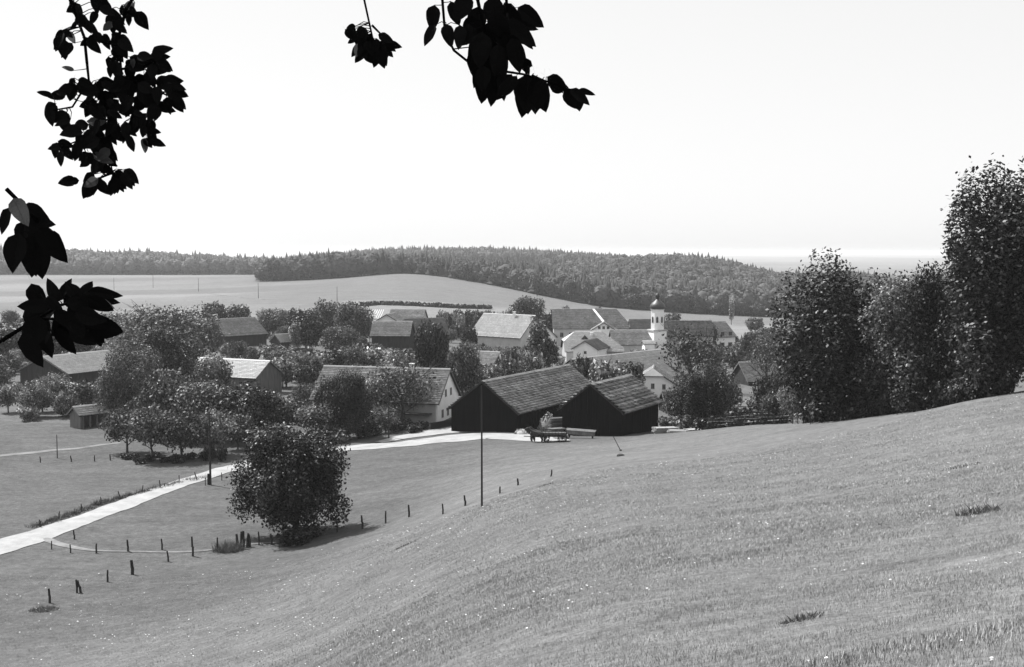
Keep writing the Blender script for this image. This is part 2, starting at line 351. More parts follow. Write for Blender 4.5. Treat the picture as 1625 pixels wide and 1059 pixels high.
# ------------------------------------------------------------------ leaf clouds
def leaf_quads(P, N, size, jit=0.9, aspect=1.5):
    n = len(P)
    N = N + jit * rng.standard_normal((n, 3)); N /= np.linalg.norm(N, axis=1)[:, None] + 1e-9
    A = np.cross(N, rng.standard_normal((n, 3))); A /= np.linalg.norm(A, axis=1)[:, None] + 1e-9
    B = np.cross(N, A)
    s = size * rng.uniform(0.6, 1.35, (n, 1))
    a = A * s * 0.5 * aspect; b = B * s * 0.5
    V = np.stack([P - a, P + b * 0.9 - a * 0.1, P + a, P - b * 0.9 - a * 0.1], 1).reshape(-1, 3)
    return V, np.arange(4 * n).reshape(-1, 4)
def crown(lobes, leaves, size, z0=0.28, wob_=0.25, dense=1.0, topheavy=0.0, rmin=.19, rmax=.40, kmin=.50, kmax=.76, boxy=2.3):
    """unit crown: height 0..1, radius 1 (xy), trunk at the origin"""
    cz = (z0 + 1) / 2; hz = (1 - z0) / 2
    g_ = math.pi * (3 - math.sqrt(5)); L = []
    for i in range(lobes):
        t = (i + 0.5) / lobes; z = 1 - 2 * t; r = max(0, 1 - abs(z) ** boxy) ** (1 / boxy); a = i * g_ + random.uniform(-.5, .5)
        k = random.uniform(kmin, kmax)
        zz = z * k
        rr = r * k * (1 + topheavy * z)
        L.append((rr * math.cos(a), rr * math.sin(a), zz, random.uniform(rmin, rmax)))
    for i in range(lobes // 3):
        v = Vector((random.gauss(0, 1), random.gauss(0, 1), random.gauss(0, 1))).normalized() * random.uniform(0.1, 0.45)
        L.append((v.x, v.y, v.z, 0.34))
    L = np.array(L)
    per = rng.multinomial(leaves, L[:, 3] ** 2 / (L[:, 3] ** 2).sum())
    P = []; N = []; TN = []
    for (x, y, z, r), n in zip(L, per):
        d = rng.standard_normal((n, 3)); d /= np.linalg.norm(d, axis=1)[:, None]
        bump = 1 + wob_ * np.sin(d[:, 0] * 7 + x * 9) * np.sin(d[:, 1] * 6 + z * 11) 
        rad = r * bump * (1 - np.abs(rng.normal(0, 0.16, n)))
        rad = np.where(rng.random(n) < 0.05, rad * rng.uniform(1.0, 1.22, n), rad)
        P.append(np.array([x, y, z]) + d * rad[:, None]); N.append(d + np.array([0, 0, 0.35])); TN.append(np.full(n, random.choice([.55, .8, 1.1, 1.6])))  # lit and shaded patches painted in: one random tone per lobe
    P = np.concatenate(P); N = np.concatenate(N); TN = np.concatenate(TN) * np.clip(rng.lognormal(-0.12, 0.6, len(P)), .3, 4.5)  # long-tailed leaf tones paint in bright highlights
    keep = P[:, 2] > -1.02; P = P[keep]; N = N[keep]; TN = TN[keep]
    P[:, 2] = cz + P[:, 2] * hz
    V, fa = leaf_quads(P, N, size, 0.7)
    return V, fa, np.repeat(TN, 4)
def crown_scaled(name, w_, h_, **k):
    """leaf size given in metres for a tree of radius w_ and height h_: unsquash the quads"""
    size = k.pop('size')
    V, fa, tn = crown(size=1.0, **k)
    # recompute as metric quads around centres
    Pc = V.reshape(-1, 4, 3).mean(1); off = V.reshape(-1, 4, 3) - Pc[:, None]
    V2 = (Pc * np.array([w_, w_, h_]))[:, None] + off * size
    return npmesh(name, V2.reshape(-1, 3), fa, tn), w_, h_
def branch_mesh(name, w_, h_, z0, levels=2, n1=8, twig=1, r0=0.22, seed=0, top=0.92):
    rd = random.Random(seed); mb = MB()
    p = Vector((0, 0, -0.3)); k = 5; rad = r0
    pts = [p]
    for i in range(k):
        q = Vector((rd.uniform(-.05, .05) * w_, rd.uniform(-.05, .05) * w_, h_ * top * (i + 1) / k * 0.9)); pts.append(q)
    for i in range(k): mb.tube(pts[i], pts[i + 1], rad * (1 - i / (k + 0.3)), rad * (1 - (i + 1) / (k + 0.3)), 7)
    def grow(p, d, l, r, lv):
        q = p + d * l; m = p + d * (l * 0.5) + Vector((rd.uniform(-.1, .1), rd.uniform(-.1, .1), rd.uniform(-.02, .1))) * l
        mb.tube(p, m, r, r * 0.75, 4); mb.tube(m, q, r * 0.75, r * 0.4, 4)
        if lv > 0:
            for j in range(3 + twig):
                t = rd.uniform(0.35, 1.0); s = p + d * (l * t)
                e = (d + Vector((rd.gauss(0, .55), rd.gauss(0, .55), rd.gauss(0.12, .4)))).normalized()
                grow(s, e, l * rd.uniform(.4, .65), r * 0.5, lv - 1)
    for i in range(n1):
        t = z0 * 0.8 + (0.85 - z0 * 0.8) * (i + 0.3) / n1; a = i * 2.4 + rd.uniform(-.4, .4)
        el = rd.uniform(0.35, 0.9) + t * 0.3
        d = Vector((math.cos(a) * math.cos(el), math.sin(a) * math.cos(el), math.sin(el)))
        l = w_ * 0.78 * math.sqrt(max(0.12, 1 - (2 * (t - z0) / (1 - z0) - 1) ** 2)) if t > z0 else w_ * 0.7
        grow(Vector((0, 0, h_ * t * top)), d, l, r0 * 0.45 * (1 - t * .5), levels)
    return mb.mesh(name)
KIND = {}
def kind(key, w_, h_, nvar, size, leaves, lobes, z0=0.25, levels=1, r0=0.2, n1=9, **k):
    KIND[key] = []
    for i in range(nvar):
        cm, a, b = crown_scaled('crown_mesh', w_, h_, lobes=lobes, leaves=leaves, size=size, z0=z0, **k)
        cm.materials.append(M['leaf_mid'])
        tm = branch_mesh('trunk_mesh', w_, h_, z0, levels, n1, seed=i * 13 + len(KIND), r0=r0, top=0.74); tm.materials.append(M['bark'])
        KIND[key].append((cm, tm, w_, h_))
kind('big', 6, 14, 5, 0.21, 40000, 44, z0=0.02, wob_=0.35, r0=0.32, rmin=.15, rmax=.34, kmin=.48, kmax=.88, boxy=3.2)
kind('tall', 3.9, 19, 2, 0.21, 40000, 52, z0=0.02, wob_=0.35, r0=0.35, rmin=.15, rmax=.36, kmin=.5, kmax=.88, boxy=3.0)
kind('wide', 11, 15, 1, 0.36, 26000, 56, z0=0.02, wob_=0.35, r0=0.4, rmin=.14, rmax=.3, kmin=.5, kmax=.88)
kind('bush_tree', 5, 10, 1, 0.18, 52000, 40, z0=0.0, wob_=0.4, r0=0.34, boxy=2.4, rmin=.16, rmax=.36, kmin=.5, kmax=.86, topheavy=-.12)
kind('broad', 5, 9, 5, 0.31, 8500, 36, z0=0.12)
kind('loose', 4, 7, 5, 0.28, 4200, 24, z0=0.24, wob_=0.5, levels=2)
kind('round', 3.2, 6, 4, 0.42, 1900, 24, z0=0.18)
kind('shrub', 2, 2.6, 4, 0.30, 900, 16, z0=-0.05, levels=0, r0=0.06, n1=5)
kind('sparse', 5, 10, 3, 0.30, 1500, 40, z0=0.28, levels=3, r0=0.36, n1=11, wob_=0.5)
kind('column', 1.6, 10, 2, 0.35, 2200, 30, z0=0.04, levels=0, n1=10)

tree_count = 0
def tree(kind_, u, D, vtop, wpx, mat='leaf_mid', label=None, name='tree', group=None, x=None, rz=None, dz=0.0, rzfix=None):
    global tree_count
    tree_count += 1
    p = px(u, 400, D); x0 = p.x if x is None else x
    z = gz(x0, D) - 0.1 + dz
    h_ = max(1.0, px(u, vtop, D).z - z); w_ = wpx * D / F / 2
    cm, tm, rw, rh = KIND[kind_][tree_count % len(KIND[kind_])]
    sxy = w_ / rw * 1.08; sz = h_ / rh
    if name in ('tree',): pass
    e = empty(name, (x0, D, z), random.uniform(0, 6.28) if rzfix is None else rzfix)
    e.scale = (sxy * random.uniform(0.97, 1.04), sxy * random.uniform(0.97, 1.04), sz)
    cat = 'bush' if 'bush' in name or 'shrub' in name or 'hedge' in name else 'tree'
    tag(e, label, cat, group)
    link('crown', cm, e, M[mat]); link('trunk' if kind_ != 'shrub' else 'stem', tm, e)
    return e

# ------------------------------------------------------------------ buildings
FOOT = []      # footprints (x, y, r) and protected picture boxes
PROT = []
def tiles(L, S, half, O, rdir, sdir, nrm, tw=0.5, th=0.36, lip=0.05, seed=0, jit=0.02, ts=0.2):
    """rows of lapped tiles on a slope: O ridge start, rdir along, sdir down"""
    rows = max(3, int(S / th)); cols = max(3, int(L / tw)); rs = np.random.default_rng(seed)
    th = S / rows; tw = L / cols
    V = []; 
    O = np.array(O); r = np.array(rdir); s = np.array(sdir); n = np.array(nrm)
    i, j = np.meshgrid(np.arange(rows), np.arange(cols), indexing='ij'); i = i.ravel(); j = j.ravel(); K = len(i)
    sh = (i % 2) * 0.5 * tw
    a0 = np.clip(j * tw + sh, 0, L); a1 = np.clip((j + 1) * tw + sh - 0.02, 0, L); a0 = np.where((j == 0), 0, a0)
    b0 = i * th; b1 = (i + 1) * th + 0.06 + rs.normal(0, jit, K)
    h1 = lip * rs.uniform(0.7, 1.5, K) + 0.02; h0 = 0.004
    def pt(a, b, h): return O[None] + r[None] * a[:, None] + s[None] * b[:, None] + n[None] * (h[:, None] if hasattr(h, 'shape') else h)
    P = np.stack([pt(a0, b0, h0), pt(a1, b0, h0), pt(a1, b1, h1 + rs.normal(0, .006, K)), pt(a0, b1, h1), pt(a1, b1, 0.0), pt(a0, b1, 0.0)], 1)
    base = np.arange(K)[:, None] * 6
    f1 = base + np.array([0, 1, 2, 3]); f2 = base + np.array([3, 2, 4, 5])
    tn = np.repeat(np.clip(rs.normal(1, ts, K) * (1 + ts * 0.7 * rs.standard_normal(rows))[i], 0.45, 1.7), 6)
    V = P.reshape(-1, 3)
    return V, np.concatenate([f1, f2]), tn
def window(parent, x0, x1, y0, y1, z0, z1, axis):
    """axis 'x': facing -x ; 'y-': facing -y"""
    mb = MB(); pn = MB(); t = 0.07
    if axis == 'x':
        mb.box(x0 - 0.05, x0 + 0.06, y0 - t, y1 + t, z1, z1 + t); mb.box(x0 - 0.08, x0 + 0.06, y0 - t, y1 + t, z0 - t, z0)
        mb.box(x0 - 0.05, x0 + 0.06, y0 - t, y0, z0, z1); mb.box(x0 - 0.05, x0 + 0.06, y1, y1 + t, z0, z1); mb.box(x0 - 0.04, x0 + 0.05, (y0 + y1) / 2 - .03, (y0 + y1) / 2 + .03, z0, z1)
        pn.box(x0 - 0.02, x0 + 0.03, y0, y1, z0, z1)
    else:
        mb.box(x0 - t, x1 + t, y0 - 0.05, y0 + 0.06, z1, z1 + t); mb.box(x0 - t, x1 + t, y0 - 0.08, y0 + 0.06, z0 - t, z0)
        mb.box(x0 - t, x0, y0 - 0.05, y0 + 0.06, z0, z1); mb.box(x1, x1 + t, y0 - 0.05, y0 + 0.06, z0, z1); mb.box((x0 + x1) / 2 - .03, (x0 + x1) / 2 + .03, y0 - 0.04, y0 + 0.05, z0, z1)
        pn.box(x0, x1, y0 - 0.02, y0 + 0.03, z0, z1)
    f = mb.build('window', M['frame'], parent); pn.build('pane', M['window'], f)
def house(name, label, u, v, D, a, L, W, rise, roof='tile_mid', wall='plaster', gwall=None, gwin=(), swin=(), doors=(), side=-1, chim=(), hh=0.0, hip2=0.0,
          boards=False, group=None, cat='house', openside=False, ov=0.5, tw=0.5, th=0.36, lip=0.05, protect=True, wbase=None):
    """near gable apex at picture point (u,v) at distance D; ridge leaves it at angle a (deg). side=-1: local -y faces the camera"""
    P = px(u, v, D); ar = R(a); r = Vector((math.cos(ar), math.sin(ar))); q = Vector((-r.y, r.x))
    cs = [Vector((P.x, P.y)) + r * (L * i) + q * (W / 2 * j) for i in (0, 1) for j in (-1, 1)]
    zg = min(gz(c.x, c.y) for c in cs) - 0.3
    H = P.z - zg
    e = empty(name, (P.x, P.y, zg), ar)
    tag(e, label, cat, group)
    E = H - rise                         # eave height
    hw = W / 2 - ov; wt = 0.25; g0 = 0.4; g1 = L - 0.4
    slope = rise / (W / 2); Ew = H - slope * hw - 0.12   # wall top at wall line
    mw = M[wall]; mg = M[gwall or wall]
    # gable walls
    for gi, (xx, dx) in enumerate(((g0, wt), (g1 - wt, wt))):
        mb = MB()
        ht = hh if gi == 0 else hip2
        if boards:
            nb = max(6, int(2 * hw / 0.24)); bwid = 2 * hw / nb
            rd = random.Random(int(u + gi))
            for k in range(nb):
                y0 = -hw + k * bwid; y1 = y0 + bwid - 0.012
                t0 = H - 0.15 - slope * abs(y0); t1 = H - 0.15 - slope * abs(y1)
                d = rd.uniform(0, 0.035); xa = xx - d if gi == 0 else xx
                mb.prism([(xa, y0, 0), (xa, y1, 0), (xa, y1, t1), (xa, y0, t0)], Vector((dx + d if gi == 0 else dx + d, 0, 0)))
            o = mb.build('board_wall', mg, e); o['kind'] = 'stuff'
        else:
            zt = H - 0.15
            if ht > 0:
                cut = rise * ht; yc = cut / slope
                poly = [(xx, -hw, 0), (xx, hw, 0), (xx, hw, Ew), (xx, yc, zt - cut), (xx, -yc, zt - cut), (xx, -hw, Ew)]
            else: poly = [(xx, -hw, 0), (xx, hw, 0), (xx, hw, Ew), (xx, 0, zt), (xx, -hw, Ew)]
            mb.prism(poly, Vector((dx, 0, 0))); mb.build('gable_wall', mg, e)
    # side walls
    for s in (-1, 1):
        y0, y1 = (-hw, -hw + wt) if s < 0 else (hw - wt, hw)
        mb = MB()
        if openside and s == side:
            for k in range(4):
                xp = g0 + wt + 0.1 + (g1 - g0 - 2 * wt - 0.4) * k / 3
                mb.box(xp, xp + 0.2, y0, y1, 0, Ew)
            mb.box(g0 + wt, g1 - wt, y0, y1, Ew - 0.25, Ew - 0.002)
            mb.build('post_row', mw, e); continue
        if boards:
            nb = max(4, int((g1 - g0 - 2 * wt) / 0.26)); bwid = (g1 - g0 - 2 * wt) / nb; rd = random.Random(int(u) + s)
            for k in range(nb):
                x0 = g0 + wt + k * bwid; d = rd.uniform(0, 0.035) 
                mb.box(x0, x0 + bwid - 0.012, y0 - (d if s < 0 else 0), y1 + (d if s > 0 else 0), 0, Ew)
            o = mb.build('board_wall', mw, e); o['kind'] = 'stuff'
        else:
            mb.box(g0 + wt, g1 - wt, y0, y1, 0, Ew); mb.build('wall', mw, e)
    # roof slopes
    Sl = math.hypot(W / 2, rise); ca = (W / 2) / Sl; sa = rise / Sl
    vs = []; fs = []; ts = []; off = 0
    for s in (-1, 1):
        mb = MB()
        h0 = rise * hh; h2 = rise * hip2; y0 = h0 / slope if hh else 0; y2 = h2 / slope if hip2 else 0
        ins0 = y0 * 0.8; ins2 = y2 * 0.8
        poly = [(0, s * W / 2, E), (L, s * W / 2, E)]
        if hip2: poly += [(L, s * y2, H - h2), (L - ins2, 0, H)]
        else: poly += [(L, 0, H)]
        if hh: poly += [(ins0, 0, H), (0, s * y0, H - h0)]
        else: poly += [(0, 0, H)]
        if s > 0: poly = poly[::-1]
        mb.prism(poly, Vector((0, 0, -0.14)))
        rf = mb.build('roof_slope', M['dark_wood'], e)
        n = Vector((0, s * sa, ca)); sd_ = Vector((0, s * ca, -sa))
        V, fa, tn = tiles(L, Sl, 0, (0, 0, H + 0.004), (1, 0, 0), sd_, n, tw, th, lip, seed=int(u + v) + s, ts=0.07 if roof in ('tile_light', 'roof_metal') else 0.11 if roof in ('tile_mid', 'slate') else 0.2)
        if hh or hip2:   # trim tiles to the hips
            c = V.reshape(-1, 6, 3); 
            zr = H - c[..., 2]
            if hh:
                lim = np.where(zr < h0, (h0 - zr) / slope * 0.8, 0.0); c[..., 0] = np.maximum(c[..., 0], lim)
            if hip2:
                lim = L - np.where(zr < h2, (h2 - zr) / slope * 0.8, 0.0); c[..., 0] = np.minimum(c[..., 0], lim)
            V = c.reshape(-1, 3)
        o = link('roof_tiles', npmesh('roof_tiles', V, fa, tn), rf, M[roof]); o['kind'] = 'stuff'
    for flag, xe, sx, y_, h_ in ((hh, 0, 1, y0 if hh else 0, rise * hh), (hip2, L, -1, y2 if hip2 else 0, rise * hip2)):
        if flag:
            mb = MB(); A = Vector((xe, -y_, H - h_)); B = Vector((xe, y_, H - h_)); T_ = Vector((xe + sx * y_ * 0.8, 0, H))
            pl = [A, B, T_] if sx < 0 else [B, A, T_]
            mb.prism([p + Vector((0, 0, 0.02)) for p in pl], Vector((0, 0, -0.14))); o = mb.build('hip', M[roof], e)
            at = o.data.attributes.new('tone', 'FLOAT', 'POINT'); at.data.foreach_set('value', [1.0] * len(o.data.vertices))
    mb = MB(); mb.prism([(0.0 + (y0 * .8 if hh else 0), -0.16, H - .04), (0.0 + (y0 * .8 if hh else 0), 0, H + 0.13), (0.0 + (y0 * .8 if hh else 0), 0.16, H - .04)], Vector((L - (y0 * .8 if hh else 0) - (y2 * .8 if hip2 else 0), 0, 0)))
    o = mb.build('ridge', M[roof], e); at = o.data.attributes.new('tone', 'FLOAT', 'POINT'); at.data.foreach_set('value', [1.15] * len(o.data.vertices))
    # barge boards on the near gable
    for s in (-1, 1):
        yb = y0 if hh else 0
        mb = MB(); mb.prism([(-0.05, s * yb, H - slope * yb - 0.02), (-0.05, s * W / 2, E - 0.02), (-0.05, s * W / 2, E - 0.24), (-0.05, s * yb, H - slope * yb - 0.24)], Vector((0.05, 0, 0)))
        mb.build('barge_board', M['grey_wood' if wall != 'black_wood' else 'dark_wood'], e)
    for (y, z, ww, wh) in gwin: window(e, g0, 0, y - ww / 2, y + ww / 2, z, z + wh, 'x')
    for (x, z, ww, wh) in swin:
        if side < 0: window(e, x - ww / 2, x + ww / 2, -hw, 0, z, z + wh, 'y')
    for (x, ww, wh) in doors:
        mb = MB(); mb.box(x - ww / 2, x + ww / 2, -hw - 0.07, -hw + 0.05, 0.0, wh); d = mb.build('door', M['dark_wood'], e)
        mb = MB(); mb.box(x + ww / 2 - .25, x + ww / 2 - .2, -hw - 0.12, -hw - 0.07, wh * .5, wh * .5 + .15); mb.build('handle', M['metal'], d)
    for (x, y, ch) in chim:
        mb = MB(); zb = H - slope * abs(y) - 0.5; mb.box(x - .3, x + .3, y - .3, y + .3, zb, H + ch); mb.box(x - .38, x + .38, y - .38, y + .38, H + ch, H + ch + .12)
        mb.build('chimney', M['plaster'], e)
    c = Vector((P.x, P.y)) + r * (L / 2)
    FOOT.append((c.x, c.y, r, q, L / 2 + 0.8, W / 2 + 0.8))
    if protect:
        us = [];  vs_ = []
        for cc in cs:
            us.append(upx(cc.x, cc.y)); vs_.append(HV - F * (P.z - rise) / cc.y); 
            vs_.append(HV - F * (P.z) / cc.y)
        PROT.append((min(us), max(us), min(vs_), max(vs_) + 6, D - 2))
    return e

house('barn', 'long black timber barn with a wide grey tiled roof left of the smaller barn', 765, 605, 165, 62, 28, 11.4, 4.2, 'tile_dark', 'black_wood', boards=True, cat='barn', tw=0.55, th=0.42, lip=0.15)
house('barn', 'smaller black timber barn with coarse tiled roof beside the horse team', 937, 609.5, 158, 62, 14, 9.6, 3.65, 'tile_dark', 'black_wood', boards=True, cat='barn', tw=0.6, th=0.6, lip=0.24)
fh = house('farmhouse', 'long farmhouse with steep tiled roof and bright white gable left of the long barn', 715, 586, 184, 165, 21, 11.5, 4.7, 'tile_mid', 'plaster_grey', 'plaster',
      gwin=[(-1.3, 4.6, .7, 1.0), (1.2, 4.6, .7, 1.0), (-2.6, 1.6, .8, 1.1), (0.2, 1.6, .8, 1.1), (2.8, 1.6, .8, 1.1)], swin=[], side=1, chim=[(6, 0.8, .7)])
house('barn', 'barn with bright pale roof and grey plank gable behind the left orchard', 429, 573, 225, 155, 17, 9, 2.9, 'roof_metal', 'grey_wood', boards=True, cat='barn')
house('barn', 'low barn with wide pale roof and black gable at the left edge', 66, 566, 235, 62, 24, 14.4, 3.1, 'tile_light', 'dark_wood', boards=True, cat='barn')
house('shed', 'small plank shed with pale roof and open front on the left meadow', 115, 646, 180, 50, 5.2, 3.5, 1.2, 'tile_light', 'grey_wood', boards=True, cat='shed', openside=True, ov=.25)
house('farmhouse', 'farmhouse with a white chimney on its grey roof behind the tall left trees', 336, 507, 345, 48, 15, 13, 4.6, 'tile_mid', 'dark_wood', boards=True, chim=[(1.5, 0, 1.3)], side=-1)
house('shed', 'little shed with a tilted grey roof among the garden trees', 436, 531, 320, 45, 4.2, 5.5, 2.0, 'tile_light', 'dark_wood', boards=True, cat='shed', ov=.3)
house('house', 'house with broad grey front roof left of the dark roofed barn', 592, 510, 330, -4, 11, 10, 3.7, 'tile_mid', 'dark_wood', boards=True)
house('house', 'small white gable with one round black window above a grey roof', 613, 499, 348, 80, 9, 7.5, 2.2, 'tile_mid', 'plaster', gwin=[(0, 7.4, .6, .7)], ov=.2)
house('house', 'farthest grey roof of the cluster beside the unfinished roof', 620, 491, 372, -6, 11, 11, 3.6, 'tile_mid', 'plaster_grey')
house('barn', 'barn with a dark slate roof behind the leafy village tree', 640, 506, 338, 22, 12, 12, 4.4, 'slate', 'dark_wood', boards=True, cat='barn')
house('farmhouse', 'large farmhouse with pale roof and windowed grey gable in the village centre', 850, 501, 330, 140, 19, 13, 5.9, 'tile_light', 'plaster_grey', 'plaster_grey',
      gwin=[(-1.5, 7.0, .8, 1.0), (1.5, 7.0, .8, 1.0), (-3, 4.0, .9, 1.2), (-1, 4.0, .9, 1.2), (1.5, 4.0, .9, 1.2), (-3, 1.2, .9, 1.2), (0, 1.2, .9, 1.2)], side=1, chim=[(7, 0.8, .8)])
house('house', 'house with white gable and black roof edge right of the large farmhouse', 866, 517, 342, 118, 8, 8, 3.4, 'tile_dark', 'plaster', gwin=[(0, 3.2, .8, 1.0)])
house('cottage', 'small cottage with dark triangular gable in the gardens behind the long barn', 794, 559, 250, 150, 5.5, 6.2, 2.6, 'tile_mid', 'plaster_grey', 'dark_wood', cat='cottage')
lb = house('barn', 'very long farm building with broad dull roof above a pale wall below the field', 876, 490.5, 400, 0, 25, 13, 6.1, 'tile_mid', 'plaster_grey', swin=[(3, 3.8, 1, 1.4), (6, 3.8, 1, 1.4)], side=-1, cat='barn', hip2=0.7, chim=[])
house('house', 'house with small white windowed gable under the slanting white strip', 958, 512, 384, 85, 8, 8.5, 2.6, 'tile_mid', 'plaster', gwin=[(-1.4, 6.6, .7, .8), (0, 6.6, .7, .8), (1.4, 6.6, .7, .8)])
hb = house('farmhouse', 'low farmhouse with a broad pale hipped roof and tiny dormer', 893, 526, 320, 2, 15.5, 16, 4.8, 'tile_light', 'plaster_grey', chim=[(7.6, -1.5, -0.3)], hh=0.5, hip2=0.8)
house('house', 'house with a low white gable in front of the pale hipped roof', 928, 541, 306, 68, 10, 7.4, 2.2, 'slate', 'plaster', gwin=[(0, 3.2, .6, .6)])
house('house', 'house with plain grey roof directly left of the church tower', 968, 524, 352, 3, 13, 12, 3.9, 'tile_mid', 'plaster_grey')
house('barn', 'barn with a dark roof ridge behind the house beside the church', 998, 507, 402, 3, 9, 10, 3.6, 'slate', 'plaster_grey', cat='barn')
house('farmhouse', 'two storey white farmhouse with six windows right of the church', 1151, 510, 370, 204, 15, 13, 4.3, 'tile_mid', 'plaster', gwall='plaster', side=1, gwin=[])
house('barn', 'long mossy roofed building stretching behind the white half hipped house', 1060, 553, 262, 230, 35, 14, 5, 'tile_light', 'plaster_grey', cat='barn')
house('cottage', 'white cottage with broad clipped gable and three small windows behind the smaller barn', 1036, 586, 216, 82, 8, 9.4, 3.0, 'tile_mid', 'plaster', hh=0.42,
      gwin=[(-2.0, 2.5, .5, .85), (0, 2.6, .5, .85), (2.0, 2.7, .5, .85)], cat='cottage', ov=.35)
house('shed', 'low shed with a plain dark roof right of the smaller barn', 1050, 621, 196, 6, 7.5, 8, 2.6, 'slate', 'dark_wood', boards=True, cat='shed')
house('house', 'house with a bright roof edge half hidden by the right hand orchard', 1172, 575, 250, 12, 10, 10, 3.6, 'tile_mid', 'dark_wood', boards=True)
# windows on the two storey house's long side (its +y side faces the camera)
for e in [o for o in C.objects if o.get('label', '').startswith('two storey white')]:
    hw = 13 / 2 - .5
    for zz in (5.6, 2.3):
        for xx in (2.2, 5.0, 7.8):
            mb = MB(); mb.box(xx - .75, xx + .75, hw - .04, hw + .05, zz - .1, zz); mb.box(xx - .75, xx + .75, hw - .04, hw + .05, zz + 1.5, zz + 1.6)
            mb.box(xx - .75, xx - .65, hw - .04, hw + .05, zz, zz + 1.5); mb.box(xx + .65, xx + .75, hw - .04, hw + .05, zz, zz + 1.5)
            f = mb.build('window', M['frame'], e); mb = MB(); mb.box(xx - .65, xx + .65, hw - .03, hw + .03, zz, zz + 1.5); mb.build('pane', M['window'], f)
# white strip on the long roof
H_ = lb; mb = MB()
Hh = -(H_.location.z) + px(876, 490.5, 400).z
sl_ = 6.1 / 6.5
for k in range(1):
    mb.prism([(13.4, -0.3, Hh - .3 * sl_ + .16), (14.1, -0.3, Hh - .3 * sl_ + .16), (17.6, -5.0, Hh - 5.0 * sl_ + .16), (16.7, -5.0, Hh - 5.0 * sl_ + .16)], Vector((0, 0, .14)))
mb.build('verge_strip', M['plaster'], lb)
# little triangular dormer on the hipped roof
Hh = px(893, 526, 320).z - hb.location.z; s2 = 4.8 / 8
mb = MB(); zt = Hh - 2.6 * s2
mb.prism([(4.6, -3.3, zt - .35), (6.6, -3.3, zt - .35), (5.6, -3.3, zt + .75)], Vector((0, 1.9, 0))); d = mb.build('dormer', M['slate'], hb)
at = d.data.attributes.new('tone', 'FLOAT', 'POINT'); at.data.foreach_set('value', [0.6] * 6)
mb = MB(); mb.prism([(4.9, -3.34, zt - .3), (6.3, -3.34, zt - .3), (5.6, -3.34, zt + .5)], Vector((0, .04, 0))); mb.build('opening', M['window'], d)
# lean-to roof on the white-gabled farmhouse
mb = MB(); mb.box(1.2, 11, 5.2, 6.6, 2.35, 2.5); o = mb.build('lean_to', M['slate'], fh)
at = o.data.attributes.new('tone', 'FLOAT', 'POINT'); at.data.foreach_set('value', [0.5] * 8)

# unfinished roof of white battens
P = px(586, 506, 352); e = empty('unfinished_roof', (P.x, P.y, gz(P.x, P.y))); Hn = P.z - e.location.z
tag(e, 'white unfinished roof frame of slanting rafters behind the garden trees', 'roof frame')
for k in range(6):
    mb = MB(); mb.tube((k * .62, 0, Hn), (k * .62 + .9, 2.6, Hn + 2.5), .14, .12, 5); mb.build('rafter', M['plaster'], e)
mb = MB(); mb.box(-.2, 3.6, -.12, .05, Hn - .35, Hn - .05); mb.build('plate', M['plaster'], e)
for xx in (0, 3.2):
    mb = MB(); mb.box(xx, xx + .2, 0.06, .26, -.2, Hn - .36); mb.build('post', M['grey_wood'], e)

# ------------------------------------------------------------------ church
D0 = 350; P = px(1043, 553, D0); zg = gz(P.x, D0) - .3; s_ = D0 / F
def zz_(v): return px(1043, v, D0).z - zg
ch = empty('church', (P.x, D0, zg), R(0)); tag(ch, 'white church tower with dark onion dome and long grey nave roof', 'church')
mb = MB(); hw = 2.35; r8 = 2.1
rot = R(18)
def rbox(mb, x0, x1, y0, y1, z0, z1):
    n = len(mb.v); mb.box(x0, x1, y0, y1, z0, z1)
    for i in range(n, len(mb.v)):
        x, y, z = mb.v[i]; mb.v[i] = (x * math.cos(rot) - y * math.sin(rot), x * math.sin(rot) + y * math.cos(rot), z)
rbox(mb, -2.0, 2.0, -2.0, 2.0, 0, zz_(525)); mb.build('tower_shaft', M['plaster'], ch)
mb = MB(); rbox(mb, -2.25, 2.25, -2.25, 2.25, zz_(525), zz_(523)); mb.build('cornice', M['stone'], ch)
mb = MB(); mb.lathe([(2.0, zz_(523)), (2.0, zz_(491.5))], 8, twist=.3); mb.build('belfry', M['plaster'], ch)
mb = MB(); mb.lathe([(2.2, zz_(491.5)), (2.2, zz_(490.5))], 8, twist=.3); mb.build('cornice', M['stone'], ch)
z0 = zz_(490.5); hO = zz_(476) - z0
mb = MB(); mb.lathe([(2.05, z0), (2.2, z0 + hO * .14), (2.25, z0 + hO * .30), (2.0, z0 + hO * .52), (1.4, z0 + hO * .74), (0.9, z0 + hO * .9), (0.6, z0 + hO * 1.0), (.55, z0 + hO * 1.05)], 16)
mb.build('onion_dome', M['cupola'], ch, True)
z1 = z0 + hO * 1.05
mb = MB(); mb.lathe([(.45, z1), (.45, z1 + .7), (.75, z1 + .95), (.7, z1 + 1.3), (.3, z1 + 1.7), (.08, z1 + 2.1), (.05, z1 + 2.8)], 10); mb.build('lantern', M['cupola'], ch, True)
mb = MB(); mb.box(-.06, .06, -.06, .06, z1 + 2.8, z1 + 4.1); mb.box(-.4, -.07, -.05, .05, z1 + 3.4, z1 + 3.52); mb.box(.07, .4, -.05, .05, z1 + 3.4, z1 + 3.52); mb.build('cross', M['metal'], ch)
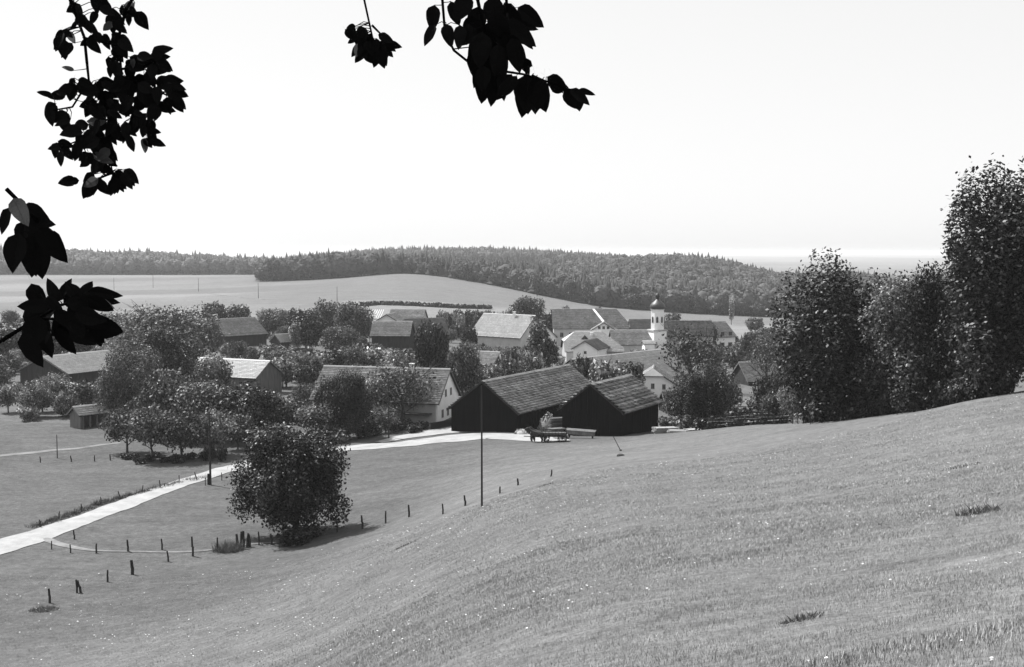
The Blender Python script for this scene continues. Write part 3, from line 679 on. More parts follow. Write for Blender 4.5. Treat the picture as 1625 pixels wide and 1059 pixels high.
for k in range(8):
    t = 2 * math.pi * (k + .8) / 8; d = Vector((math.cos(t), math.sin(t), 0)); q = Vector((-d.y, d.x, 0)); rr = 2.0 * math.cos(math.pi / 8) + .02
    mb = MB(); zc = zz_(512)
    poly = [d * rr + q * -.32 + Vector((0, 0, zc)), d * rr + q * .32 + Vector((0, 0, zc)), d * rr + q * .32 + Vector((0, 0, zc + 1.5)), d * rr + Vector((0, 0, zc + 1.85)), d * rr + q * -.32 + Vector((0, 0, zc + 1.5))]
    mb.prism(poly, d * .05); mb.build('belfry_window', M['window'], ch)
def subroof(parent, u0, u1, vr, ve, y0, D, wall, roof, wallh):
    """ridge along x from u0 to u1 at picture height vr; parts of the church"""
    x0 = px(u0, vr, D).x - P.x; x1 = px(u1, vr, D).x - P.x; zr = px(u0, vr, D).z - zg; rise = (ve - vr) * D / F; W = 10; yc = D - D0 + 0
    mb = MB(); mb.prism([(x0, yc - 4.5, 0), (x0, yc + 4.5, 0), (x0, yc + 4.5, zr - rise), (x0, yc, zr - .2), (x0, yc - 4.5, zr - rise)], Vector((x1 - x0, 0, 0))); mb.build('nave', M[wall], parent)
    for s in (-1, 1):
        Sl = math.hypot(5, rise); n = Vector((0, s * rise / Sl, 5 / Sl)); sdv = Vector((0, s * 5 / Sl, -rise / Sl))
        V, fa, tn = tiles(x1 - x0 + .6, Sl + .3, 0, (x0 - .3, yc, zr + .05), (1, 0, 0), sdv, n, .5, .36, .05, seed=3 + s)
        mb = MB(); o_ = Vector((x0 - .3, yc, zr)); mb.prism([o_, o_ + Vector((x1 - x0 + .6, 0, 0)), o_ + Vector((x1 - x0 + .6, 0, 0)) + sdv * (Sl + .3), o_ + sdv * (Sl + .3)][::(1 if s < 0 else -1)], Vector((0, 0, -.14)))
        rf = mb.build('nave_roof', M['dark_wood'], parent)
        o = link('roof_tiles', npmesh('roof_tiles', V, fa, tn), rf, M[roof]); o['kind'] = 'stuff'
subroof(ch, 1052, 1128, 509, 531, 0, 358, 'plaster_grey', 'slate', 3)
FOOT.append((P.x, D0, Vector((1, 0)), Vector((0, 1)), 6, 6)); PROT.append((1015, 1062, 470, 553, 340)); PROT.append((1060, 1130, 505, 530, 340))
house('annex', 'small bright white annex wall at the foot of the church tower', 1019, 541, 342, 4, 3.6, 5, 0.7, 'tile_light', 'plaster', cat='annex', ov=.15)

def at(u, D, dz=0):
    p = px(u, 400, D); return (p.x, D, gz(p.x, D) + dz)
# ------------------------------------------------------------------ the wagon team and yard things
def wheel(parent, x, y, r, z=None, mat='dark_wood'):
    z = r if z is None else z
    mb = MB(); n = 16; 
    for i in range(n):
        a0 = 2 * math.pi * i / n; a1 = 2 * math.pi * (i + 1) / n
        mb.tube((x + r * math.cos(a0), y, z + r * math.sin(a0)), (x + r * math.cos(a1), y, z + r * math.sin(a1)), .055, .055, 5)
    w_ = mb.build('wheel', M[mat], parent)
    mb = MB()
    for i in range(8):
        a = 2 * math.pi * i / 8 + .2; mb.tube((x, y, z), (x + r * math.cos(a), y, z + r * math.sin(a)), .035, .028, 4)
    mb.tube((x, y - .12, z), (x, y + .12, z), .12, .12, 8); mb.build('spokes', M[mat], w_)
def wagon(label, u, v, rz, L=3.6, rack=True, load=False, group=None, dz=0, D=None):
    p = hit(u, v) if D is None else Vector(at(u, D)); e = empty('farm_wagon', (p.x, p.y, p.z + dz), R(rz)); tag(e, label, 'wagon', group)
    for x, y, r in ((-L * .33, -.75, .55), (-L * .33, .75, .55), (L * .33, -.75, .48), (L * .33, .75, .48)): wheel(e, x, y, r)
    mb = MB(); mb.box(-L / 2, L / 2, -.55, .55, .72, .8); mb.build('bed', M['dark_wood'], e)
    for s in (-1, 1):
        mb = MB(); mb.tube((-L / 2, s * .56, .82), (L / 2, s * .56, .82), .05, .05, 5); mb.tube((-L / 2, s * .85, 1.45), (L / 2, s * .85, 1.45), .05, .05, 5)
        for k in range(8):
            x = -L / 2 + L * (k + .5) / 8; mb.tube((x, s * .56, .8), (x, s * .85, 1.45), .03, .03, 4)
        mb.build('ladder_side', M['dark_wood'], e)
    mb = MB(); mb.tube((L / 2, 0, .6), (L / 2 + 2.2, 0, .7), .06, .05, 6); mb.tube((-L * .33, -.75, .55), (-L * .33, .75, .55), .06, .06, 6); mb.tube((L * .33, -.75, .48), (L * .33, .75, .48), .06, .06, 6)
    mb.build('axles', M['dark_wood'], e)
    return e
def horse(label, p, rz):
    e = empty('horse', p, R(rz)); e.scale = (1.02, 1.02, 1.02); tag(e, label, 'horse')
    J = [((-.55, 0, 1.18), .30), ((0, 0, 1.12), .31), ((.5, 0, 1.15), .30), ((.82, 0, 1.45), .19), ((1.02, 0, 1.75), .13), ((1.22, 0, 1.72), .10), ((1.42, 0, 1.5), .065),
         ((-.62, .16, .95), .17), ((-.55, .17, .78), .11), ((-.72, .17, .5), .07), ((-.66, .17, .08), .06), ((-.62, -.16, .95), .17), ((-.55, -.17, .78), .11), ((-.72, -.17, .5), .07), ((-.66, -.17, .08), .06),
         ((.5, .17, .85), .12), ((.5, .17, .5), .07), ((.5, .17, .08), .06), ((.6, -.17, .85), .12), ((.72, -.17, .52), .07), ((.62, -.17, .12), .06),
         ((-.86, 0, 1.2), .07), ((-.98, 0, .8), .07), ((-1.0, 0, .5), .04), ((1.0, .07, 1.92), .03), ((1.0, -.07, 1.92), .03)]
    Ed = [(0, 1), (1, 2), (2, 3), (3, 4), (4, 5), (5, 6), (0, 7), (7, 8), (8, 9), (9, 10), (0, 11), (11, 12), (12, 13), (13, 14), (2, 15), (15, 16), (16, 17), (2, 18), (18, 19), (19, 20), (0, 21), (21, 22), (22, 23), (4, 24), (4, 25)]
    me = bpy.data.meshes.new('body'); me.from_pydata([j[0] for j in J], Ed, []); o = bpy.data.objects.new('body', me); C.objects.link(o); o.parent = e
    me.materials.append(M['hide'])
    o.modifiers.new('skin', 'SKIN')
    for i, (c_, r_) in enumerate(J): me.skin_vertices[0].data[i].radius = (r_ * 1.25, r_ * 1.25)
    me.skin_vertices[0].data[0].use_root = True
    o.modifiers.new('sub', 'SUBSURF').levels = 1; o.modifiers['sub'].render_levels = 1
    mb = MB(); mb.prism([(.55, -.03, 1.45), (.95, -.03, 1.98), (1.05, -.03, 1.9), (.75, -.03, 1.4)], Vector((0, .06, 0))); mb.build('mane', M['hide'], e)
    mb = MB(); mb.lathe([(.26, 0), (.29, .06), (.26, .12)], 12, (0, 0, 0)); 
    for i, (x, y, z) in enumerate(mb.v): mb.v[i] = (.62 + z * .8 , y, 1.28 + x * .9)
    mb.build('collar', M['cloth'], e)
hp = hit(851, 703)
horse('near dark horse harnessed to the wagon in front of the barns', (hp.x, hp.y, hp.z), 172)
horse('far dark horse harnessed behind the nearer one by the barns', (hp.x + .35, hp.y + 1.1, gz(hp.x + .35, hp.y + 1.1)), 172)
tw_ = wagon('harnessed farm wagon with pale load behind the two dark horses', 879, 702, 176, 3.2)
q = tw_.location
mb = MB(); rr = random.Random(3)
for k in range(9): mb.tube((-1.5, -.45 + k * .11, .95 + (k % 3) * .12), (1.5, -.45 + k * .11 + rr.uniform(-.1, .1), .95 + (k % 3) * .12), .09, .08, 6)
o = mb.build('load', M['weathered'], None); o.location = tw_.location; o.rotation_euler = tw_.rotation_euler; tag(o, 'pale load of poles lying on the harnessed wagon', 'poles')
wagon('empty ladder wagon nearest the stacked timber at the meadow edge', 1152, 671, 4, 3.6, D=147)
wagon('middle ladder wagon standing in the row by the lane', 1193, 670, 2, 3.4, D=143)
wagon('rightmost ladder wagon standing in the row by the lane', 1230, 669, 3, 3.2, D=139.5)

def person(label, p, rz, coat='cloth'):
    e = empty('person', p, R(rz)); tag(e, label, 'person')
    J = [((0, 0, .95), .15), ((0, 0, 1.2), .16), ((0, 0, 1.42), .15), ((0, 0, 1.53), .06), ((0, 0, 1.68), .105), ((.1, .1, .9), .1), ((.12, .1, .5), .07), ((.1, .1, .06), .055), ((.22, .1, .04), .045),
         ((-.02, -.1, .9), .1), ((-.08, -.1, .5), .07), ((-.15, -.1, .06), .055), ((-.04, -.1, .04), .045), ((0, .22, 1.4), .065), ((.08, .27, 1.13), .05), ((.25, .25, .95), .035), ((0, -.22, 1.4), .065), ((.05, -.27, 1.13), .05), ((.12, -.27, .88), .035)]
    Ed = [(0, 1), (1, 2), (2, 3), (3, 4), (0, 5), (5, 6), (6, 7), (7, 8), (0, 9), (9, 10), (10, 11), (11, 12), (2, 13), (13, 14), (14, 15), (2, 16), (16, 17), (17, 18)]
    me = bpy.data.meshes.new('body'); me.from_pydata([j[0] for j in J], Ed, []); o = bpy.data.objects.new('body', me); C.objects.link(o); o.parent = e; me.materials.append(M[coat])
    o.modifiers.new('skin', 'SKIN')
    for i, (c_, r_) in enumerate(J): me.skin_vertices[0].data[i].radius = (r_, r_)
    me.skin_vertices[0].data[0].use_root = True
    o.modifiers.new('sub', 'SUBSURF').levels = 1
    mb = MB(); mb.lathe([(.17, 1.74), (.17, 1.76), (.1, 1.77), (.09, 1.84)], 10); mb.build('hat', M['dark_wood'], e)
pp = hit(866, 701); person('person in dark work clothes standing by the wagon and horses', (pp.x - .3, pp.y, gz(pp.x - .3, pp.y)), 180, 'dark_wood')

def plank_stack(label, p, rz, L, n, rows, mat='pale_wood', w_=.22, h_=.08, gap=.03):
    e = empty('plank_stack', p, R(rz)); tag(e, label, 'timber stack'); rd = random.Random(int(p[0] * 10))
    me = None
    for r_ in range(rows):
        for k in range(n):
            if rd.random() < .12: continue
            mb = MB(); dx = rd.uniform(-.25, .25); mb.box(-L / 2 + dx, L / 2 + dx, (k - n / 2) * (w_ + gap), (k - n / 2) * (w_ + gap) + w_, r_ * (h_ + .05), r_ * (h_ + .05) + h_)
            mb.build('plank', M[mat], e)
    return e
def on(u, v, dz=0): 
    p = hit(u, v); return (p.x, p.y, p.z + dz)
def at(u, D, dz=0):
    p = px(u, 400, D); return (p.x, D, gz(p.x, D) + dz)
b1 = at(886, 163.5); plank_stack('tall stack of pale boards leaning between the two barns', b1, 20, 2.2, 4, 16, 'weathered')
plank_stack('lower stack of pale boards at the corner of the smaller barn', at(886, 160.0), 20, 2.0, 4, 8, 'weathered')
plank_stack('pale timber stack right of the smaller barn', at(1058, 158), 10, 3.0, 6, 7)
plank_stack('low scattered timber stack between the barn and the wagons', at(1083, 156), -10, 3.2, 7, 3)
plank_stack('small stack of short boards near the dark bush', at(1104, 153.5), 15, 2.0, 5, 3)
# hay heap and log pile behind the horses
def heap(name, label, p, r, h, mat, cat, n=500):
    a = rng.uniform(0, 6.28, n); t = np.sqrt(rng.random(n)); X = np.stack([np.cos(a) * t * r, np.sin(a) * t * r * .8, h * (1 - t ** 2) * rng.uniform(.75, 1.05, n)], 1)
    V, fa = leaf_quads(X, np.stack([np.cos(a) * t, np.sin(a) * t, np.ones(n)], 1), .35, .5)
    e = empty(name, p); tag(e, label, cat)
    mb = MB(); mb.lathe([(r * .95, -.2), (r * .8, h * .35), (r * .5, h * .7), (r * .2, h * .9), (.05, h * .95)], 14); mb.build('mound', M[mat], e, True)
    tn = rng.uniform(.6, 1.3, 4 * n); o = link('straw', npmesh('straw', V, fa, tn), e, M[mat]); o['kind'] = 'stuff'
heap('hay_heap', 'pale rounded hay heap behind the horses between the barns', at(870, 165.5), 1.5, 2.4, 'hay', 'heap')
heap('hay_heap', 'low pale heap in front of the smaller barn beside the wagon', at(891, 154.5), 1.0, .9, 'hay', 'heap', 250)
heap('gravel_heap', 'small light heap against the corner of the long barn', at(827, 161.5), 1.0, .7, 'stone', 'heap', 200)
# trough on the gable of the smaller barn
p = px(920, 683, 155.0); e = empty('feed_trough', (p.x, p.y - .6, gz(p.x, p.y - .6)), R(-28)); tag(e, 'long grey trough with sloping lid against the smaller barn gable', 'trough')
hT = max(.5, p.z - e.location.z)
mb = MB(); mb.prism([(-2.1, 0, hT - .1), (-2.1, .5, hT + .12), (-2.1, .5, hT + .2), (-2.1, 0, hT - .02)], Vector((4.2, 0, 0))); mb.build('lid', M['weathered'], e)
mb = MB(); mb.box(-1.9, 1.9, .05, .48, hT - .55, hT - .12); mb.build('box', M['grey_wood'], e)
for xx in (-1.7, 1.6):
    mb = MB(); mb.box(xx, xx + .12, .1, .4, 0, hT - .56); mb.build('leg', M['dark_wood'], e)
# slanting rod with a stone
a_ = px(978, 700, 152.5); b_ = hit(985, 716)
e = empty('leaning_rod', (b_.x, b_.y, b_.z)); tag(e, 'thin dark rod leaning in the meadow grass below the smaller barn', 'rod')
mb = MB(); mb.tube((0, 0, 0), (-.75, .2, 1.45), .04, .035, 6); mb.build('shaft', M['dark_wood'], e)
mb = MB(); mb.lathe([(.12, -.05), (.12, .12)], 8); mb.build('foot', M['dark_wood'], e)
s = hit(985, 724); mb = MB(); mb.lathe([(.42, -.15), (.38, .1), (.2, .2)], 9); o = mb.build('dark_stone', M['dark_wood'], None, True); o.location = s; tag(o, 'flat dark stone in the grass below the leaning rod', 'stone')

# ------------------------------------------------------------------ poles
def pole(label, u, vb, vt, D=None, r=.11, arms=0, stub=False, name='telegraph_pole', group=None, lean=0):
    p = hit(u, vb) if D is None else Vector(at(u, D))
    h = px(u, vt, p.y).z - p.z; e = empty(name, p); tag(e, label, 'pole', group)
    mb = MB(); mb.tube((0, 0, -.3), (lean, 0, h), r, r * .7, 8); mb.build('shaft', M['dark_wood'], e)
    for k in range(arms):
        mb = MB(); mb.box(-.5, .5, r * .75, r * .75 + .1, h - .35 - k * .4, h - .25 - k * .4); a = mb.build('crossarm', M['dark_wood'], e)
        for xx in (-.42, .42):
            mb = MB(); mb.lathe([(.05, h - .25 - k * .4), (.06, h - .15 - k * .4), (.03, h - .08 - k * .4)], 6, (xx, r * .75 + .05, 0)); mb.build('insulator', M['plaster'], a)
    if stub:
        mb = MB(); mb.box(-.32, -.12, -.1, .14, -.2, 1.25); mb.build('stub', M['dark_wood'], e)
    return e
pole('tall thin pole standing alone in the meadow in front of the long barn', 764, 793, 612, D=90, r=.08)
pole('dark pole with stubby base beside the white gravel road', 334, 770, 654, r=.13, stub=True, arms=1)
pole('slender pole in front of the village trees left of the white gable', 617, 697, 600, r=.10)
pole('thin pole on the left meadow beside the narrow path', 91, 728, 690, r=.07, name='post')
FP = 'power poles crossing the far fields'
for u, vb, vt, lb_ in ((181, 461, 441, 'leftmost of the thin poles crossing the far field'), (243, 457, 437, 'second thin pole on the far field counting from the left'),
                   (315, 463, 442, 'third thin pole on the far field counting from the left'), (410, 474, 449, 'thin pole on the far field below the wood corner'), (535, 478, 455, 'rightmost thin pole on the far field above the garden trees')):
    pole(lb_, u, vb, vt, r=.16, group=FP)

# ------------------------------------------------------------------ fence posts
FG = 'wooden fence posts around the meadow'
post_meshes = []
for k in range(4):
    rd = random.Random(k); mb = MB(); r_ = .075 + .02 * rd.random()
    mb.tube((0, 0, -.25), (rd.uniform(-.03, .03), 0, .6), r_, r_ * .95, 7); mb.tube((rd.uniform(-.03, .03), 0, .58), (rd.uniform(-.08, .08), rd.uniform(-.05, .05), 1.22), r_ * .95, r_ * .8, 7)
    me = mb.mesh('fence_post'); me.materials.append(M['dark_wood']); post_meshes.append(me)
pc = 0
def post(u, vb, hpx, label, lean=0.0, thick=1.0, D=None, group=FG):
    global pc
    p = hit(u, vb) if D is None else Vector(at(u, D))
    o = link('fence_post', post_meshes[pc % 4]); pc += 1
    h = hpx * p.y / F
    o.location = p; o.scale = (thick, thick, h / 1.22); o.rotation_euler = (0, lean, random.uniform(0, .5))
    tag(o, label, 'fence post', group); return o
post(79, 960, 24, 'lowest leftmost post of the meadow fence by the dark hollow')
post(122, 942, 22, 'left one of the paired posts low on the slope'); post(128, 943, 21, 'right one of the paired posts low on the slope', -.15)
post(171, 926, 20, 'single slim post right of the paired posts')
post(210, 914, 24, 'thick short post with a patch of shadow on the lower fence', 0, 1.5)
post(267, 893, 18, 'leaning post between the thick post and the taller one', -.05)
post(306, 885, 32, 'tall slim post right of the leaning one on the lower fence')
post(345, 877, 24, 'post just left of the dry bramble clump')
for i, (u, v, h_) in enumerate(((377, 871, 24), (381, 871, 28), (386, 870, 26), (392, 868, 22), (396, 868, 20))):
    post(u, v, h_, ['leftmost stake of the tight bunch beside the dry brambles', 'tallest stake of the tight bunch beside the dry brambles', 'middle stake of the tight bunch beside the dry brambles',
                    'fourth stake of the tight bunch beside the dry brambles', 'rightmost stake of the tight bunch beside the dry brambles'][i], random.uniform(-.12, .12), 1.3)
post(411, 867, 22, 'slim post between the stake bunch and the round tree'); post(431, 865, 18, 'slim post under the left side of the round tree')
post(153, 880, 16, 'post on the track edge left of the middle posts'); post(203, 878, 20, 'post in the middle of the track fence'); post(257, 873, 18, 'post right of centre on the track fence')
post(118, 858, 15, 'post inside the bend of the cart track', 0, .8); post(82, 874, 14, 'small post nearest the junction of the track', 0, .7); post(112, 878, 14, 'small post on the outer track edge', 0, .7)
post(535, 846, 20, 'post at the right foot of the round tree'); post(575, 840, 22, 'first clear post right of the round tree'); post(612, 831, 20, 'second clear post right of the round tree'); post(649, 821, 20, 'third clear post right of the round tree')
post(701, 812, 17, 'small post left of the tall lone pole', 0, .9, D=98); post(737, 806, 17, 'small post just left of the tall lone pole', 0, .9, D=98)
post(793, 790, 11, 'tiny post tip just right of the tall lone pole', 0, .9, D=99); post(822, 785, 11, 'tiny post tip farther right of the tall lone pole', 0, .9, D=101); post(875, 775, 11, 'tiny leaning post tip in the middle of the meadow', .2, .9, D=102)
RG = 'slim posts along the upper edge of the gravel road'
for u, v in ((64, 838), (93, 825), (129, 813), (160, 802), (191, 793), (225, 783), (254, 776), (284, 768), (312, 762)):
    post(u, v, 13, 'slim fence post along the upper edge of the white gravel road', random.uniform(-.2, .2), .7, group=RG)
for u, v in ((326, 771), (352, 764)):
    post(u, v, 13, 'slim post on the lower verge of the gravel road near the dark pole', 0, .6, group='slim posts on the lower road verge')
LG = 'short posts on the far left meadow'
for u, v in ((64, 735), (113, 734), (150, 733), (175, 731)):
    post(u, v, 10, 'short post on the left meadow below the narrow path', 0, .9, group=LG)
KG = 'pickets in front of the white-gabled farmhouse'
# plank fence before the farmhouse and rail fence by the lane
e = empty('plank_fence', hit(688, 683)); tag(e, 'low dark plank fence in front of the white farmhouse gable', 'fence')
p0 = hit(684, 682); p1 = hit(716, 676)
for k in range(26):
    t = k / 25; q_ = p0.lerp(p1, t); mb = MB(); z_ = gz(q_.x, q_.y); mb.box(-.09, .09, -.02, .02, -.1, .95); o = mb.build('plank', M['dark_wood'], e); o.location = (q_.x - e.location.x, q_.y - e.location.y, z_ - e.location.z); o.rotation_euler = (0, 0, math.atan2(p1.y - p0.y, p1.x - p0.x))
e = empty('rail_fence', at(1200, 146)); tag(e, 'dark rail fence beside the lane behind the farm wagons', 'fence')
pts = [Vector(at(u, D)) for u, D in ((1130, 153), (1158, 150.5), (1186, 147.5), (1214, 144), (1242, 141), (1270, 138))]
for i, q_ in enumerate(pts):
    mb = MB(); mb.box(-.07, .07, -.07, .07, -.2, 1.6); o = mb.build('post', M['grey_wood'], e); o.location = q_ - e.location
    if i:
        for hh_ in (.55, 1.0, 1.4):
            mb = MB(); mb.tube(pts[i - 1] - e.location + Vector((0, -.1, hh_)), q_ - e.location + Vector((0, -.1, hh_)), .05, .05, 5); mb.build('rail', M['weathered'], e)

# ------------------------------------------------------------------ trees
B, Lo, Ro, Sh, Sp, Cl, Bg = 'broad', 'loose', 'round', 'shrub', 'sparse', 'column', 'big'
tree('bush_tree', 461, 109, 674, 166, 'leaf_dark', 'dense round dark tree standing alone in the meadow beside the fence', 'broadleaf_tree')
near = [
 # right edge group
 (Bg, 1352, 121, 414, 222, 'leaf_dark', 'big full tree at the left end of the grove on the right slope'),
 (Bg, 1288, 128, 500, 90, 'leaf_mid', 'shorter leafy tree leaning on the left flank of the big grove tree'),
 (Bg, 1400, 119, 500, 120, 'leaf_mid', 'lower dark tree filling the gap in the middle of the right grove'),
 (Bg, 1470, 112, 424, 185, 'leaf_mid', 'wide tree between the big tree and the tall edge tree of the grove'),
 (Bg, 1530, 108, 396, 150, 'leaf_dark', 'leafy tree directly left of the tallest tree in the grove'),
 ('tall', 1592, 101, 255, 165, 'leaf_dark', 'tallest tree of the grove rising at the right edge'),
 (Bg, 1650, 104, 400, 150, 'leaf_dark', 'tree cut by the right frame edge behind the tallest one'),
 (Bg, 1420, 120, 474, 130, 'leaf_dark', 'shaded tree filling the dip between the two big crowns of the grove'),
 (B, 1312, 124, 590, 70, 'leaf_mid', 'light bushy tree at the foot of the big grove tree'),
 (B, 1425, 114, 560, 80, 'leaf_mid', 'light leaved bushy tree low in the middle of the grove'),
 (B, 1550, 103, 585, 70, 'leaf_mid', 'pale bush at the slope edge under the tallest grove tree'),
 # left clump
 ('wide', 250, 262, 478, 190, 'leaf_mid', 'widest tall tree crown rising behind the left orchard'),
 (Bg, 262, 205, 512, 105, 'leaf_dark', 'dark heavy tree in the centre of the left tree mass'),
 (Bg, 203, 182, 543, 92, 'leaf_mid', 'tall bright leaved tree beside the pale roofed left barn'),
 (B, 335, 200, 562, 66, 'leaf_mid', 'tree with shining leaves left of the bright pale barn roof'),
 (B, 262, 168, 582, 95, 'leaf_mid', 'rounded orchard tree in the upper middle of the left clump'),
 (B, 312, 165, 600, 100, 'leaf_mid', 'orchard tree right of centre in the left clump'),
 (B, 385, 165, 607, 105, 'leaf_dark', 'dark orchard tree at the right end of the left clump'),
 (B, 418, 172, 620, 60, 'leaf_mid', 'small tree tucked right of the dark orchard tree'),
 (Lo, 195, 156, 640, 80, 'leaf_mid', 'front left tree of the orchard clump on the meadow'),
 (Lo, 235, 150, 646, 85, 'leaf_mid', 'front tree with twin trunks second in the orchard clump'),
 (Lo, 283, 150, 650, 85, 'leaf_mid', 'front tree in the middle of the orchard clump'),
 (Lo, 330, 153, 648, 80, 'leaf_light', 'front tree with pale leaves beside the dark road pole'),
 (Lo, 372, 158, 655, 60, 'leaf_mid', 'thin front tree right of the dark road pole'),
 (B, 160, 300, 492, 80, 'leaf_dark', 'dark tree behind the hanging leaves at the left'),
 (B, 100, 290, 500, 90, 'leaf_dark', 'dark tree at the far left behind the pale barn roof'),
 (B, 30, 280, 505, 110, 'leaf_dark', 'dark tree cut by the left frame edge'),
 (Lo, 75, 215, 592, 60, 'leaf_light', 'pale fruit tree in front of the left barn gable'),
 (Lo, 118, 205, 602, 46, 'leaf_mid', 'small fruit tree before the dark side of the left barn'),
 (Lo, 152, 200, 606, 55, 'leaf_mid', 'fruit tree right of the small left shed roof'),
 (Lo, 95, 192, 625, 40, 'leaf_mid', 'little fruit tree directly behind the small shed'),
 # second row of garden trees
 (Ro, 338, 425, 477, 42, 'leaf_mid', 'round tree behind the white chimney'),
 (Ro, 378, 425, 480, 44, 'leaf_mid', 'round tree right of the white chimney house'),
 (B, 432, 380, 489, 60, 'leaf_mid', 'spreading tree behind the little tilted roof shed'),
 (Cl, 463, 372, 482, 15, 'leaf_dark', 'slim spruce like spire left of the dark village tree'),
 (B, 487, 322, 488, 62, 'leaf_dark', 'dark full tree in the middle of the garden rows'),
 (Cl, 468, 318, 505, 20, 'leaf_light', 'narrow pale tree touching the dark full garden tree'),
 (B, 520, 365, 475, 60, 'leaf_mid', 'tall tree at the upper edge of the village gardens'),
 (B, 563, 352, 478, 62, 'leaf_mid', 'tall tree left of the unfinished white roof'),
 (B, 540, 318, 515, 60, 'leaf_mid', 'mid height garden tree below the two tall ones'),
 (Ro, 430, 300, 545, 55, 'leaf_mid', 'round bushy garden tree below the little tilted roof'),
 (Ro, 470, 285, 548, 62, 'leaf_mid', 'pale bushy tree right above the bright barn roof'),
 (Ro, 507, 262, 556, 60, 'leaf_light', 'pale bushy tree behind the long farmhouse ridge at its left'),
 (Ro, 555, 270, 545, 55, 'leaf_mid', 'bushy tree behind the middle of the farmhouse ridge'),
 (Ro, 600, 268, 548, 60, 'leaf_light', 'pale bushy tree behind the farmhouse ridge near the dark roof'),
 (Ro, 640, 260, 552, 50, 'leaf_mid', 'bushy tree left of the shining dark village tree'),
 (B, 686, 228, 503, 54, 'leaf_dark', 'oval tree with glittering leaves and dark right side in the village'),
 (Bg, 552, 166, 583, 72, 'leaf_dark', 'tall black looking tree in front of the long farmhouse roof'),
 (Sp, 637, 176, 568, 100, 'leaf_mid', 'half bare tree with thick trunk in front of the farmhouse roof'),
 (Lo, 588, 178, 588, 78, 'leaf_light', 'pale loose tree before the middle of the long farmhouse roof'),
 (Sp, 662, 181, 590, 70, 'leaf_light', 'pale half bare tree near the white farmhouse gable'),
 (Lo, 520, 176, 600, 50, 'leaf_mid', 'grey tree before the left end of the farmhouse roof'),
 (Ro, 962, 205, 566, 60, 'leaf_light', 'pale bushy tree behind the ridge of the smaller barn at its left'),
 (Ro, 1003, 209, 572, 46, 'leaf_mid', 'grey bushy tree beside the white cottage behind the smaller barn'),
 (Ro, 925, 212, 560, 46, 'leaf_mid', 'grey bushy tree behind the right end of the long barn ridge'),
 (Lo, 610, 170, 645, 50, 'leaf_light', 'small pale tree beside the slender village pole'),
 (Lo, 505, 166, 640, 78, 'leaf_mid', 'grey bushy tree left of the tall black looking tree'),
 (Lo, 455, 172, 632, 70, 'leaf_mid', 'garden tree just above the round meadow tree'),
 (Ro, 420, 178, 640, 50, 'leaf_light', 'pale low tree between the orchard clump and the round meadow tree'),
 (B, 735, 208, 543, 58, 'leaf_mid', 'tree directly behind the white farmhouse gable'),
 (Ro, 745, 318, 514, 26, 'leaf_dark', 'small conical tree before the pale farmhouse roof'),
 (B, 836, 478, 467, 56, 'leaf_dark', 'round dark tree standing above the village at the field edge'),
 (Ro, 872, 405, 492, 30, 'leaf_dark', 'dark tree between the pale farmhouse and the very long roof'),
 (Cl, 856, 268, 503, 34, 'leaf_mid', 'tall narrow tree in front of the windowed grey gable'),
 (Ro, 870, 262, 530, 40, 'leaf_dark', 'dark tree hugging the tall narrow tree by the grey gable'),
 (Ro, 815, 240, 548, 46, 'leaf_light', 'pale garden tree right of the small dark gabled cottage'),
 (Ro, 845, 236, 552, 42, 'leaf_light', 'pale garden tree behind the ridge of the long barn'),
 (Ro, 779, 236, 575, 40, 'leaf_light', 'pale tree in front of the small dark gabled cottage'),
 # right hand village
 (Sp, 1096, 232, 515, 100, 'leaf_dark', 'leaning half bare tree right of the church tower'),
 (B, 1122, 360, 509, 36, 'leaf_dark', 'dark tree in front of the two storey white farmhouse'),
 (Bg, 1118, 158, 575, 84, 'leaf_dark', 'dark leafy tree above the timber stacks right of the barns'),
 (Lo, 1080, 172, 612, 50, 'leaf_mid', 'small tree beside the low dark roofed shed'),
 (Lo, 1150, 178, 588, 60, 'leaf_mid', 'light tree right of the dark leafy one behind the wagons'),
 (Sp, 1218, 235, 528, 66, 'leaf_mid', 'bare branched tree between the orchard and the right grove'),
 (B, 1262, 200, 560, 70, 'leaf_mid', 'tree left of the big grove tree at mid height'),
 (Lo, 1225, 172, 595, 60, 'leaf_dark', 'dark fruit tree behind the rightmost ladder wagon'),
 (Lo, 1232, 138, 618, 44, 'leaf_mid', 'little fruit tree with a visible trunk at the meadow edge'),
 (Lo, 1262, 134, 610, 50, 'leaf_light', 'pale fruit tree next to the grove on the meadow edge'),
 (Ro, 1150, 300, 545, 40, 'leaf_mid', 'garden tree below the two storey white farmhouse'),
 (Ro, 1185, 330, 535, 40, 'leaf_mid', 'garden tree right of the two storey white farmhouse'),
 (Ro, 1240, 330, 520, 44, 'leaf_mid', 'garden tree far right near the field strip'),
 (Cl, 1162, 640, 470, 9, 'leaf_light', 'slim pale poplar before the distant wood'),
 (Ro, 1068, 520, 494, 26, 'leaf_mid', 'hazy tree right behind the church dome'),
 (Ro, 898, 560, 484, 16, 'leaf_mid', 'small lone tree on the field above the very long roof'),
 (Ro, 950, 555, 486, 30, 'leaf_dark', 'dark bush behind the ridge of the very long roof'),
 (Ro, 1200, 520, 503, 30, 'leaf_mid', 'small tree on the pale field strip right of the village'),
]
for k_, u, D, vt, w_, m_, lb_ in near:
    nm = 'fruit_tree' if 'fruit' in lb_ or 'orchard' in lb_ else 'broadleaf_tree'
    if 'spruce' in lb_: nm = 'conifer'
    if 'poplar' in lb_: nm = 'poplar'
    tree(k_, u, D, vt, w_, m_, lb_, nm)

